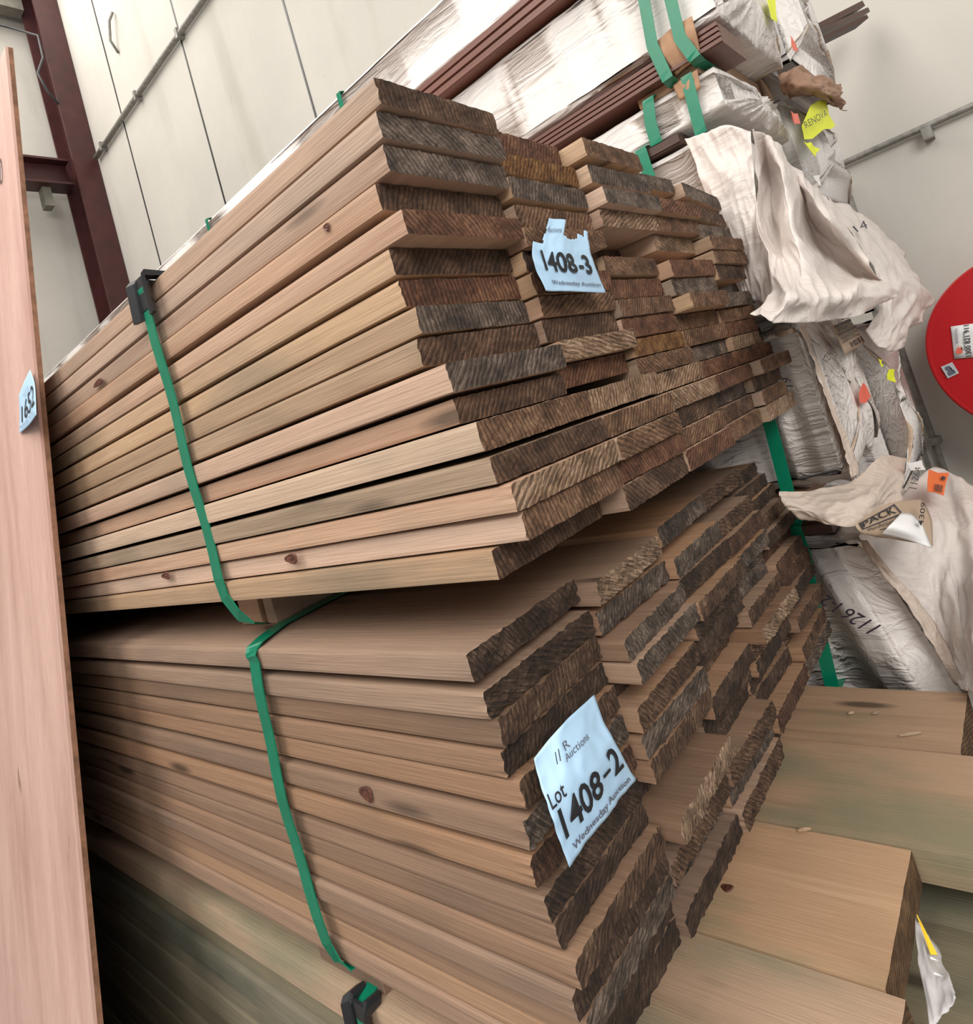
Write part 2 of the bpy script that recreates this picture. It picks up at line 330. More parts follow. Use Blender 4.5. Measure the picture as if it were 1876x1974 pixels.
# steel column, rail and purlin in the corner of the shed
def hcol(name, x0, x1, y0, y1, z0, z1, t, label):
    e = empty(name, W(((x0+x1)/2, (y0+y1)/2, z0)), label, 'column')
    box('flange', (x0, y0, z0), (x1, y0+t, z1), MAROON, e); box('flange', (x0, y1-t, z0), (x1, y1, z1), MAROON, e)
    box('web', ((x0+x1)/2-t/2, y0+t, z0), ((x0+x1)/2+t/2, y1-t, z1), MAROON, e); return e
hcol('steel_column', 6.86, 7.48, 17.6, 18.6, -H, 22, .06, 'tall maroon steel column standing in the corner of the shed')
e = empty('steel_rail', W((-2, 18.2, 9.5)), 'maroon horizontal steel rail running left from the corner column', 'beam')
box('top_flange', (-13.9, 17.9, 10.12), (6.86, 18.5, 10.18), MAROON, e); box('web', (-13.9, 18.2, 9.5), (6.86, 18.26, 10.12), MAROON, e)
box('bottom_flange', (-13.9, 17.9, 9.44), (6.86, 18.5, 9.5), MAROON, e)
tag(box('steel_purlin', (-13.9, 18.3, 14.9), (6.85, 18.7, 15.5), GREYST), 'grey steel purlin high on the back wall above the maroon rail', 'beam')
tag(tube('hanging_cable', [(3.5, 18.2, 14.0), (5, 18.1, 14.1), (6.2, 18.0, 14.0), (6.75, 17.55, 13.6), (6.72, 17.5, 12.9), (6.5, 17.5, 12.4), (6.62, 17.5, 11.9), (6.84, 17.55, 11.6)], .012, BLACKP), 'thin dark cable looping off the maroon column', 'cable')
box('lamp_bracket', (6.15, 18.15, 8.9), (6.35, 18.5, 9.44), GREYST)
tag(bpy.data.objects['lamp_bracket'], 'small grey bracket under the maroon rail near the column', 'bracket')
# conduits on the long wall
def conduit(pts, label, r=.010):
    e = empty('conduit', W(pts[0]), label, 'conduit'); tube('pipe', pts, r, GALV, e); return e
c1 = conduit([(XW-.09, y, 10.11+.02*math.sin(y)) for y in (17.5, 15.5, 13, 10.5, 8, 5, 2)], 'long grey conduit high on the pale wall left of the timber', .024)
for y in (16.9, 14.4, 11.9, 9.4): box('clip', (XW-.17, y-.05, 10.0), (XW, y+.05, 10.22), GALV, c1)
c2 = conduit([(XW-.07, y, 1.49-.006*y) for y in (3.0, 1.6, .8, 0, -1.5)], 'grey conduit on the wall above the red hose reel', .011)
for y in (.28, -.9): box('clip', (XW-.15, y-.04, 1.36), (XW, y+.04, 1.47), GALV, c2)
c3 = conduit([(XW-.06, 1.04, 1.3), (XW-.06, 1.04, .3), (XW-.06, 1.05, -.8), (XW-.06, 1.02, -H+.05)], 'upright grey pipe on the wall beside the red hose reel', .012)
box('clip', (XW-.14, .98, -1.42), (XW, 1.1, -1.36), GALV, c3)
tag(tube('wall_hook', [(XW-.02, 14.9, 11.6), (XW-.14, 14.9, 11.9), (XW-.14, 14.7, 12.3), (XW-.05, 14.6, 12.5)], .012, GALV), 'bent metal hook fixed on the wall beside the first joint', 'hook')

# ---------------------------------------------------------------- hose reel
rc = (6.6, .029, -.604); rr_ = .746
reel = empty('hose_reel', W((6.6, .029, -.604-rr_)), 'large red hose reel with white service sticker on the right wall', 'hose reel')
def disc(name, x, r, t, m, parent, seg=96, rim=True):
    prof = [(0, 0), (r*.30, 0), (r*.31, .001), (r*.95, .001), (r*.965, 0), (r*.985, .0), (r, .012), (r, t), (0, t)]
    v, f = [], []
    for a, d in prof:
        for k in range(seg):
            an = 2*math.pi*k/seg; v.append(W((x+d, rc[1]+a*math.cos(an), rc[2]+a*math.sin(an))))
    for i in range(len(prof)-1):
        for k in range(seg):
            q = (i*seg+k, i*seg+(k+1) % seg, (i+1)*seg+(k+1) % seg, (i+1)*seg+k)
            f.append(q)
    return mk(name, v, f, m, parent, smooth=False)
disc('side_plate', 6.6, rr_, .035, RED, reel); disc('side_plate', 7.15, rr_, .035, RED, reel)
tube('hub', [(6.62, rc[1], rc[2]), (7.2, rc[1], rc[2])], .09*S*4, RED, reel, 24)
hp = []
for t in range(0, 260):
    a = t*.28; R = .36+.09*(t//80)+.0; hp.append((6.68+.42*abs(((t % 80)/40.0)-1), rc[1]+R*math.cos(a), rc[2]+R*math.sin(a)))
tube('hose', hp, .016, BLACKP, reel, 8)
box('wall_bracket', (7.2, rc[1]-.1, rc[2]-.5), (XW-.001, rc[1]+.1, rc[2]+.5), RED, reel)
sp = quad_patch((6.585,0.538,-0.320), (6.585,0.281,-0.359), (6.585,0.326,-0.631), (6.585,0.589,-0.589))
st_ = tag(sp.mesh('service_sticker', WHITEP, 4, 4), 'white service sticker with phone number on the red reel', 'sticker')
text_patch('printed_number', '1300 821 911', Patch([[(6.580,0.508,-0.594), (6.580,0.453,-0.337)], [(6.580,0.471,-0.596), (6.580,0.417,-0.342)]]), 0, 0, 1, 1, INK, st_, .012, off=.004)
text_patch('printed_line', 'Sales & Service', Patch([[(6.580,0.513,-0.538), (6.580,0.478,-0.387)], [(6.580,0.496,-0.539), (6.580,0.460,-0.388)]]), 0, 0, 1, 1, INK, st_, .005, off=.004)
text_patch('printed_line', 'FIRE PROTECTION', Patch([[(6.580,0.544,-0.470), (6.580,0.517,-0.347)], [(6.580,0.527,-0.471), (6.580,0.499,-0.349)]]), 0, 0, 1, 1, GINK, st_, off=.004)
fl = quad_patch((6.580,0.558,-0.480), (6.580,0.502,-0.488), (6.580,0.519,-0.559), (6.580,0.571,-0.553))
poly_patch('flame_mark', fl, [(.1, .95), (.05, .6), (.2, .65), (.25, .2), (.38, .5), (.5, 0), (.62, .5), (.78, .15), (.8, .6), (.97, .5), (.9, .95), (.5, 1)], CORAL, st_, off=.004, thick=0)
s2 = quad_patch((6.585,0.696,-0.627), (6.585,0.610,-0.610), (6.585,0.591,-0.711), (6.585,0.677,-0.735))
s2o = tag(poly_patch('test_tag', s2, [(0, 0), (1, 0), (1, 1), (0, 1)], plain('silver_sticker', (.55, .58, .62), .3)), 'small silver diamond sticker low on the red reel', 'sticker')
poly_patch('printed_shape', s2, [(.25, .15), (.6, .15), (.72, .4), (.6, .5), (.8, .62), (.8, .88), (.2, .88), (.2, .62), (.35, .5), (.2, .35)], GINK, s2o, off=.007, thick=0)

# ---------------------------------------------------------------- boards
def board(name, x0, x1, y0, y1, ztop, t, sidem, endm, seed, rough=.0016, taper=0.0, skewy=0.0, nx=34, nz=6, sag=0.0, tiltz=0.0, slen=16, wane=0.0, edge=False):
    rng = random.Random(seed); wv = x1-x0
    def P(i, j, y, amp):
        u, w_ = i/nx, j/nz
        x = x0+wv*u; z = ztop-t+t*w_
        if (i in (0, nx)) and (j in (0, nz)): x += (.0015 if i == 0 else -.0015); z += (.0015 if j == 0 else -.0015)
        q = Vector((x*9+seed, z*30, y*1.2))
        if amp:
            x += amp*.5*noise.noise(Vector((z*120, seed, y*5)))*(1 if i in (0, nx) else 0)
            z += amp*.5*(noise.noise(Vector((x*90+seed, y*5, 2)))+.6*noise.noise(Vector((x*14+seed, y, 6))))*(1 if j in (0, nz) else 0)
        if wane and j == nz: z -= wane*max(0, noise.noise(Vector((seed, y*1.7, u*2))))*(1 if i == 0 else 0)
        x += (.007 if edge else .0012)*noise.noise(Vector((seed*3.1, y*.45, 0)))*min(1, (y-y0)*.8)
        z += tiltz*(u-.5)
        z += sag*(y-y0)
        return x, z
    v, f, fm = [], [], []
    # front face grid
    am = rough/S*1.0
    for j in range(nz+1):
        for i in range(nx+1):
            x, z = P(i, j, y0, am)
            yy = y0+skewy*(i/nx-.5)+am*.5*noise.noise(Vector((x*20+seed, z*40, 3)))+am*.9*noise.noise(Vector((x*150, z*200+seed, 8)))
            if i in (0, nx) or j in (0, nz): yy += am*.5*abs(noise.noise(Vector((x*60, z*60, seed))))
            v.append(W((x, yy, z)))
    g = lambda i, j: j*(nx+1)+i
    for j in range(nz):
        for i in range(nx): f.append((g(i, j), g(i+1, j), g(i+1, j+1), g(i, j+1))); fm.append(1)
    per = [(i, 0) for i in range(nx)]+[(nx, j) for j in range(nz)]+[(i, nz) for i in range(nx, 0, -1)]+[(0, j) for j in range(nz, 0, -1)]
    prev = [g(i, j) for i, j in per]; n = len(per)
    ys = [y0+.02, y0+.06, y0+.14]+[y0+.14+(y1-y0-.14)*((k/slen)**1.5) for k in range(1, slen+1)]
    for y in ys:
        st = len(v)
        for i, j in per:
            x, z = P(i, j, y, am*(.5 if y < y0+.05 else .12)); v.append(W((x, y+skewy*(i/nx-.5)*max(0, 1-(y-y0)), z)))
        cur = list(range(st, st+n))
        for k in range(n): f.append((prev[k], cur[k], cur[(k+1) % n], prev[(k+1) % n])); fm.append(0)
        prev = cur
    f.append(tuple(prev[::-1])); fm.append(1)
    o = mk(name, v, f, [sidem, endm], fm=fm, base=W(((x0+x1)/2, y0, ztop-t)))
    return o
ORD = ['top', 'second', 'third', 'fourth', 'fifth', 'sixth', 'seventh', 'eighth', 'ninth', 'tenth', 'eleventh', 'twelfth', 'thirteenth', 'fourteenth', 'fifteenth', 'sixteenth']
COLN = ['on the left corner', 'second from the left corner', 'in the middle column', 'second from the right edge', 'on the right edge']
UP = [(1, 1, 0.91, 0.8, 0.067), (2, 1, 0.92, 0.7289, 0.067), (3, 1, 0.935, 0.6554, 0.067), (4, 1, 0.98, 0.5868, 0.067), (5, 1, 0.935, 0.5054, 0.0622), (6, 1, 1.005, 0.4417, 0.067), (7, 1, 1.005, 0.3668, 0.067), (8, 1, 0.99, 0.296, 0.067), (9, 1, 0.99, 0.2248, 0.067), (10, 1, 0.92, 0.1483, 0.067), (11, 1, 0.945, 0.074, 0.0608), (12, 1, 0.885, 0.0117, 0.067), (13, 1, 0.87, -0.0649, 0.0608), (14, 1, 0.85, -0.1272, 0.0608), (15, 1, 0.86, -0.1895, 0.062), (16, 1, 0.95, -0.253, 0.067), (1, 2, 0.985, 0.8048, 0.067), (2, 2, 0.95, 0.7124, 0.067), (3, 2, 0.94, 0.633, 0.067), (4, 2, 0.945, 0.5522, 0.065), (5, 2, 0.93, 0.4857, 0.0608), (6, 2, 0.97, 0.4233, 0.0608), (7, 2, 0.95, 0.361, 0.067), (8, 2, 0.955, 0.2919, 0.0608), (9, 2, 0.97, 0.2296, 0.067), (10, 2, 0.93, 0.1584, 0.0608), (11, 2, 0.975, 0.096, 0.067), (12, 2, 0.9, 0.0095, 0.067), (13, 2, 0.87, -0.0654, 0.0608), (14, 2, 0.86, -0.1277, 0.0614), (15, 2, 0.88, -0.1907, 0.0608), (16, 2, 0.885, -0.253, 0.067), (1, 3, 0.9, 0.7947, 0.067), (2, 3, 0.905, 0.7066, 0.067), (3, 3, 0.88, 0.6193, 0.0608), (4, 3, 0.915, 0.557, 0.0608), (5, 3, 1.091, 0.4947, 0.067), (6, 3, 0.96, 0.4134, 0.067), (7, 3, 0.97, 0.3366, 0.067), (8, 3, 0.95, 0.2628, 0.0608), (9, 3, 0.96, 0.2005, 0.067), (10, 3, 0.95, 0.1265, 0.0608), (11, 3, 0.945, 0.0642, 0.0631), (12, 3, 0.925, -0.0004, 0.0641), (13, 3, 0.89, -0.0661, 0.0608), (14, 3, 0.91, -0.1284, 0.0608), (15, 3, 0.9, -0.1907, 0.0608), (16, 3, 0.89, -0.253, 0.067), (2, 4, 0.975, 0.7763, 0.067), (3, 4, 0.895, 0.6282, 0.0608), (4, 4, 0.925, 0.5659, 0.0608), (5, 4, 0.96, 0.5036, 0.067), (6, 4, 0.915, 0.39, 0.067), (7, 4, 0.93, 0.32, 0.067), (8, 4, 0.89, 0.25, 0.061), (9, 4, 0.965, 0.1875, 0.0608), (10, 4, 0.95, 0.1252, 0.0651), (11, 4, 0.97, 0.0586, 0.0608), (12, 4, 0.93, -0.0038, 0.0608), (13, 4, 0.895, -0.0661, 0.0608), (14, 4, 0.955, -0.1284, 0.0608), (15, 4, 0.93, -0.1907, 0.0608), (16, 4, 0.915, -0.253, 0.067), (2, 5, 0.94, 0.7355, 0.067), (3, 5, 0.935, 0.6407, 0.067), (4, 5, 0.93, 0.5586, 0.0663), (5, 5, 0.895, 0.4908, 0.0608), (6, 5, 0.9, 0.4285, 0.0608), (7, 5, 0.915, 0.3662, 0.067), (8, 5, 0.935, 0.25, 0.0653), (9, 5, 0.95, 0.1832, 0.0608), (10, 5, 0.95, 0.1209, 0.0608), (11, 5, 0.945, 0.0586, 0.0608), (12, 5, 0.925, -0.0038, 0.0608), (13, 5, 0.86, -0.0661, 0.0608), (14, 5, 0.915, -0.1284, 0.0608), (15, 5, 0.9, -0.1907, 0.0608), (16, 5, 0.9, -0.253, 0.067)]
LO = [(1, 1, 1.105, -0.473, 0.0665), (2, 1, 1.09, -0.5605, 0.0665), (3, 1, 1.09, -0.6299, 0.0665), (4, 1, 1.1, -0.7023, 0.0619), (5, 1, 1.08, -0.7657, 0.0665), (6, 1, 1.085, -0.8455, 0.0665), (7, 1, 1.09, -0.9257, 0.0665), (8, 1, 1.1, -1.0168, 0.0609), (9, 1, 1.1, -1.0793, 0.0603), (10, 1, 1.065, -1.1411, 0.0603), (11, 1, 1.08, -1.203, 0.0603), (12, 1, 1.08, -1.2648, 0.0603), (13, 1, 1.106, -1.3267, 0.0603), (14, 1, 1.117, -1.3885, 0.0665), (1, 2, 1.055, -0.4945, 0.0665), (2, 2, 1.07, -0.5755, 0.0665), (3, 2, 1.02, -0.6523, 0.0603), (4, 2, 1.0, -0.7142, 0.0603), (5, 2, 1.122, -0.776, 0.0605), (6, 2, 1.04, -0.838, 0.0665), (7, 2, 1.045, -0.9158, 0.0642), (8, 2, 1.045, -0.9815, 0.0603), (9, 2, 1.135, -1.0433, 0.0665), (10, 2, 1.02, -1.1345, 0.0603), (11, 2, 1.117, -1.1963, 0.0608), (12, 2, 1.08, -1.2586, 0.0603), (13, 2, 1.133, -1.3204, 0.0665), (14, 2, 1.085, -1.3885, 0.0665), (1, 3, 1.065, -0.4755, 0.0665), (2, 3, 1.04, -0.5802, 0.0665), (3, 3, 1.035, -0.6494, 0.0665), (4, 3, 1.0, -0.7243, 0.0603), (5, 3, 1.04, -0.7862, 0.0603), (6, 3, 1.053, -0.848, 0.0603), (7, 3, 1.092, -0.9099, 0.0603), (8, 3, 1.135, -0.9717, 0.0603), (9, 3, 1.065, -1.0336, 0.0665), (10, 3, 1.108, -1.105, 0.0665), (11, 3, 1.131, -1.175, 0.0665), (12, 3, 1.06, -1.245, 0.0665), (13, 3, 1.092, -1.315, 0.0665), (14, 3, 1.072, -1.385, 0.07), (1, 4, 1.08, -0.4788, 0.0665), (2, 4, 1.065, -0.5966, 0.0656), (3, 4, 1.045, -0.6638, 0.0665), (4, 4, 1.045, -0.745, 0.0603), (5, 4, 1.099, -0.8068, 0.0603), (6, 4, 1.102, -0.8687, 0.0603), (7, 4, 1.051, -0.9305, 0.0603), (8, 4, 1.01, -0.9924, 0.0603), (9, 4, 1.07, -1.0542, 0.0603), (10, 4, 1.075, -1.1161, 0.0603), (11, 4, 1.132, -1.1779, 0.0656), (12, 4, 1.119, -1.245, 0.0665), (13, 4, 1.064, -1.315, 0.0665), (14, 4, 1.122, -1.385, 0.07), (1, 5, 1.155, -0.5348, 0.0603), (2, 5, 1.135, -0.5967, 0.0603), (3, 5, 1.12, -0.6585, 0.0603), (4, 5, 1.085, -0.7204, 0.0603), (5, 5, 1.062, -0.7822, 0.0603), (6, 5, 1.106, -0.844, 0.0603), (7, 5, 1.06, -0.9059, 0.0603), (8, 5, 1.061, -0.9677, 0.0658), (9, 5, 1.05, -1.035, 0.0665), (10, 5, 1.04, -1.1369, 0.0603), (11, 5, 1.128, -1.1988, 0.0603), (12, 5, 1.069, -1.2606, 0.0603), (13, 5, 1.069, -1.3225, 0.061), (14, 5, 1.138, -1.385, 0.07)]
XB = [1.0, 1.43, 1.85, 2.275, 2.70, 3.12]
TONE_U = {(1,1):'dark brown',(2,1):'weathered grey',(3,1):'weathered grey',(4,1):'dark brown',(5,1):'reddish brown',(6,1):'dark brown',(7,1):'reddish brown',(8,1):'weathered grey',
(9,1):'dark brown',(10,1):'weathered grey',(11,1):'dark brown',(12,1):'mid brown',(13,1):'dark brown',(14,1):'pale fuzzy',(15,1):'mid brown',(16,1):'dark brown',
(1,2):'reddish brown',(2,2):'bark-edged',(3,2):'weathered grey',(4,2):'mid brown',(5,2):'mid brown',(8,2):'mid brown',(9,2):'dark brown',(10,2):'pale fuzzy',(11,2):'reddish brown',(12,2):'pale fuzzy',
(13,2):'mid brown',(14,2):'mid brown',(15,2):'reddish brown',(16,2):'dark brown',(1,3):'mid brown',(2,3):'weathered grey',(3,3):'weathered grey',(4,3):'pale fuzzy',(6,3):'mid brown',(7,3):'reddish brown',(8,3):'mid brown',(9,3):'reddish brown',
(10,3):'bark-edged',(11,3):'mid brown',(12,3):'pale fuzzy',(13,3):'pale fuzzy',(14,3):'dark brown',(15,3):'mid brown',(16,3):'reddish brown',(2,4):'weathered grey',(3,4):'reddish brown',(4,4):'mid brown',(5,4):'pale fuzzy',(6,4):'reddish brown',
(7,4):'weathered grey',(8,4):'mid brown',(9,4):'mid brown',(10,4):'mid brown',(2,5):'weathered grey',(3,5):'dark brown',(4,5):'weathered grey',(5,5):'mid brown',(6,5):'mid brown',(7,5):'dark brown',(8,5):'weathered grey',(9,5):'mid brown',(11,5):'pale fuzzy',
(12,5):'reddish brown',(13,5):'mid brown',(14,5):'dark brown',(15,5):'mid brown',(16,5):'pale fuzzy'}
TONE_L = {(1,1):'dark brown',(2,1):'dark brown',(3,1):'mid brown',(4,1):'dark brown',(1,2):'pale fuzzy',(2,2):'weathered grey',(3,2):'weathered grey',(4,2):'weathered grey',(2,3):'weathered grey',(5,1):'mid brown',(8,4):'pale fuzzy',
(10,2):'pale fuzzy',(9,1):'dark brown',(10,1):'mid brown',(11,1):'dark brown',(12,1):'weathered grey',(6,2):'mid brown',(10,5):'mid brown',(7,5):'reddish brown'}
BR = {}
def lay(table, tones, sides, where, group, seed0, tonepool, rough, tag_side):
    rng = random.Random(seed0)
    for (r, c, y, z, t) in table:
        sd = seed0+r*17+c*5; tone = tones.get((r, c)) or rng.choice(tonepool)
        if c == 1: dx0 = -rng.uniform(0, .016+(.016 if r > 8 or where == 'lower' else 0)); dx1 = -.006
        else: dx0 = rng.uniform(.002, .006); dx1 = -.003
        xl, xr = XB[c-1]+dx0, XB[c]+dx1
        if c == 5: xr += rng.uniform(-.03, .05)
        tz = -.03 if (where == 'upper' and (r, c) in ((2, 5), (3, 5))) else 0
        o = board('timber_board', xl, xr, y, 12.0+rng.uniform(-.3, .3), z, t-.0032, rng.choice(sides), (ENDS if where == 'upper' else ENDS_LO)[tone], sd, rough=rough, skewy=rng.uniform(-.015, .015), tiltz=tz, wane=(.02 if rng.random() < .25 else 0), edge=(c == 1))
        BR[(where, r, c)] = o
        s = 'board with %s end, %s layer of %s pack, %s' % (tone, ORD[r-1], where, COLN[c-1])
        tag(o, s, 'board', group)
lay(UP, TONE_U, SIDES+SIDES[:2], 'upper', 'rough sawn boards in the upper strapped pack', 100, ['dark brown', 'reddish brown', 'mid brown', 'weathered grey'], .0016, 'tan')
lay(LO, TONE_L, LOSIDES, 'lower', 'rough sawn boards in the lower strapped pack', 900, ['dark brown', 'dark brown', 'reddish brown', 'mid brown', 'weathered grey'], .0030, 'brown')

# third pack: treated pine under both, sticking out towards the aisle
TB = [1.03, 1.615, 2.115, 2.63, 3.065]
rng = random.Random(4)
fronts = {(0, 0): .675, (0, 1): .675, (0, 2): .33, (0, 3): .605, (1, 0): .66, (1, 1): .75, (1, 2): .95, (1, 3): .66, (2, 0): .6, (2, 1): .45, (2, 2): .42, (2, 3): .62}
fronts[(0, 0)] = .655; fronts[(0, 1)] = .70
PCOL = ['nearest the left side', 'second from the left side', 'second from the wrapped packs', 'nearest the wrapped packs']
for r in range(13):
    for c in range(4):
        if r > 3 and c in (1, 2): continue
        z = -1.6-.112*r
        y0 = fronts.get((r, c), .62+rng.uniform(0, .2))
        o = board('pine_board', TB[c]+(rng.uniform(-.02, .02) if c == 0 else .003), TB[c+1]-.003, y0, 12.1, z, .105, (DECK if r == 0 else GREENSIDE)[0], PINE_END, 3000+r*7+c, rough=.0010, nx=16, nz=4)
        BR[('pine', r, c)] = o
        tag(o, 'treated pine board in bottom pack, %s layer down, %s' % (ORD[r] if r else 'uppermost', PCOL[c]), 'board', 'treated pine boards in the bottom pack')
for i, y in enumerate((1.2, 4.5, 8.0, 11.2)):
    tag(box('timber_bearer', (1.0, y, -H), (3.07, y+.3, -1.6-.112*12-.106), DARK_TIMBER, bev=.002), 'floor bearer under the bottom pine pack, %s along' % ('first', 'second', 'third', 'fourth')[i], 'bearer', 'bearers on the floor under the pine pack')
KNOT = plain('knot_wood', (.10, .035, .022), .5, var=.5, scale=120)
def knot(o, p, a, b, axis):
    """a dark knot standing slightly out of the face it sits in"""
    c = W(p); v, f = [], []; n = 14; rg = random.Random(int(a*1e4))
    for k, (rr, h) in enumerate(((1.0, 0), (.8, .0012), (.45, .0006), (.0, .0014))):
        for i in range(n):
            an = 2*math.pi*i/n; q = rr*(1+.15*math.sin(3*an+a*40)); da = a*S*q*math.cos(an); db = b*S*q*math.sin(an)
            v.append(c+(Vector((-h, da, db)) if axis == 'x' else Vector((db, da, h))))
    for k in range(3):
        for i in range(n): f.append((k*n+i, k*n+(i+1) % n, (k+1)*n+(i+1) % n, (k+1)*n+i))
    me = bpy.data.meshes.new('knot'); me.from_pydata([tuple(q-o.location) for q in v], [], f); me.materials.append(KNOT)
    k_ = bpy.data.objects.new('knot', me); COL.objects.link(k_); k_.parent = o; k_['label'] = 'dark resinous knot'
knot(BR[('pine', 0, 1)], (1.795,1.167,-1.599), .020, .016, 'z')
knot(BR[('upper', 3, 1)], (0.983,2.821,0.613), .06, .013, 'x'); knot(BR[('upper', 4, 1)], (0.983,1.179,0.567), .012, .010, 'x')
knot(BR[('upper', 15, 1)], (0.972,1.712,-0.207), .035, .016, 'x'); knot(BR[('upper', 15, 1)], (0.972,2.608,-0.200), .04, .014, 'x')
knot(BR[('lower', 6, 1)], (0.975,1.659,-0.869), .03, .022, 'x')
# bearers between the packs
def bearer(x0, x1, y0, y1, z0, z1, m, label, group=None, name='timber_bearer'):
    return tag(box(name, (x0, y0, z0), (x1, y1, z1), m, bev=.0015), label, 'bearer', group)
bearer(1.16, 3.1, 2.355, 2.51, -.470, -.321, LOSIDES[1], 'short timber bearer end under the strap between the two board packs')
bearer(1.17, 3.1, 2.27, 2.335, -.472, -.321, LOSIDES[0], 'second bearer beside the strapped one between the two board packs')
bearer(1.02, 3.1, 6.2, 6.4, -.472, -.321, LOSIDES[0], 'far timber bearer between the two board packs')
bearer(1.06, 3.05, 2.0, 2.36, -1.598, -1.456, LOSIDES[0], 'brown bearer between the lower board pack and the pine pack')
bearer(1.06, 3.05, 6.2, 6.5, -1.598, -1.456, LOSIDES[0], 'far bearer between the lower board pack and the pine pack')

# ---------------------------------------------------------------- green straps
def strap(name, path, wd, label, group='green packing straps', yw=.0, twist=None, m=GREEN):
    """path: list of (x, y, z) centre points; the band is wd wide along y"""
    th = .004; n = len(path); v, f = [], []
    P = [Vector(p) for p in path]
    for i, p in enumerate(P):
        t = (P[min(i+1, n-1)]-P[max(i-1, 0)]).normalized(); yv = Vector((0, 1, 0)); nn = t.cross(yv).normalized(); yv = nn.cross(t).normalized()
        for a, b in ((-1, -1), (1, -1), (1, 1), (-1, 1)): v.append(W(p+yv*(wd/2*a)+nn*(th*b*.5)))
    for i in range(n-1):
        for k in range(4): f.append((i*4+k, i*4+(k+1) % 4, i*4+4+(k+1) % 4, i*4+4+k))
    f.append((3, 2, 1, 0)); f.append(tuple((n-1)*4+k for k in range(4)))
    return tag(mk(name, v, f, m), label, 'strap', group)
def lerp(a, b, n): return [tuple(a[k]+(b[k]-a[k])*i/n for k in range(3)) for i in range(n)]
xs = .968
up = lerp((3.14, 2.19, .815), (1.08, 2.185, .828), 6)+[(1.02, 2.185, .835), (.975, 2.185, .82), (xs-.006, 2.185, .78)]
for i in range(14): up.append((xs-.004*math.sin(i), 2.19-.0006*i*i*.1, .74-.075*i))
up += [(xs+.002, 2.175, -.30), (xs+.012, 2.14, -.36), (xs+.03, 2.13, -.395), (1.06, 2.2, -.425), (1.13, 2.30, -.455)]
strap('packing_strap', up, .06, 'green plastic strap around the upper board pack with black corner guard')
lo = [(3.0, 2.22, -.462), (1.6, 2.22, -.463), (1.35, 2.22, -.463), (1.15, 2.19, -.463), (1.05, 2.13, -.462), (.985, 2.085, -.464), (.963, 2.075, -.478), (.957, 2.073, -.49)]
for i in range(13): lo.append((.962-.003*math.sin(i*1.3), 2.07+.05*math.sin(i*.25), -.51-.073*i))
lo += [(.968, 2.05, -1.435), (.985, 2.04, -1.463), (1.02, 2.04, -1.466)]
strap('packing_strap', lo, .06, 'green plastic strap around the lower board pack')
th_ = [(1.9, 2.07, -1.592), (1.15, 2.065, -1.592), (1.06, 2.06, -1.585), (1.0, 2.055, -1.60), (.993, 2.05, -1.65), (.99, 2.06, -1.9), (.99, 2.07, -2.3), (.99, 2.07, -2.95)]
strap('packing_strap', th_, .05, 'green strap with black guard around the pine pack at the bottom')
def guard(y, x, z, w_, lh, lt, label):
    prof = [(x+lt, z+.012), (x, z+.02), (x-.014, z+.004), (x-.016, z-lh), (x-.004, z-lh), (x-.002, z-.002), (x+lt, z-.002)]
    e = empty('corner_guard', W((x, y, z-lh)), label, 'corner guard')
    for s in (-1, 1):
        a, b = (y-w_, y-.026) if s < 0 else (y+.026, y+w_)
        v, f = [], []; n = len(prof)
        for k, yy in enumerate((a, (a+b)/2, b)):
            for px, pz in prof: v.append(W((px-(.018 if k != 1 else 0)*(1 if s*(k-1) > 0 else .2), yy+(z-pz)*.05*s, pz+(.0 if k == 1 else -.004))))
        for i in range(2):
            for k in range(n): f.append((i*n+k, i*n+(k+1) % n, (i+1)*n+(k+1) % n, (i+1)*n+k))
        f.append(tuple(range(n))[::-1]); f.append(tuple(range(2*n, 3*n)))
        mk('guard_wing', v, f, BLACKP, e)
    v, f = boxv((x-.012, y-.03, z-lh*.8), (x-.002, y+.03, z+.01)); mk('guard_web', v, f, BLACKP, e)
guard(2.185, .974, .812, .07, .13, .07, 'black plastic corner guard under the strap on the upper pack')
guard(2.055, 1.005, -1.592, .062, .10, .05, 'black plastic corner guard on the pine pack at the bottom')

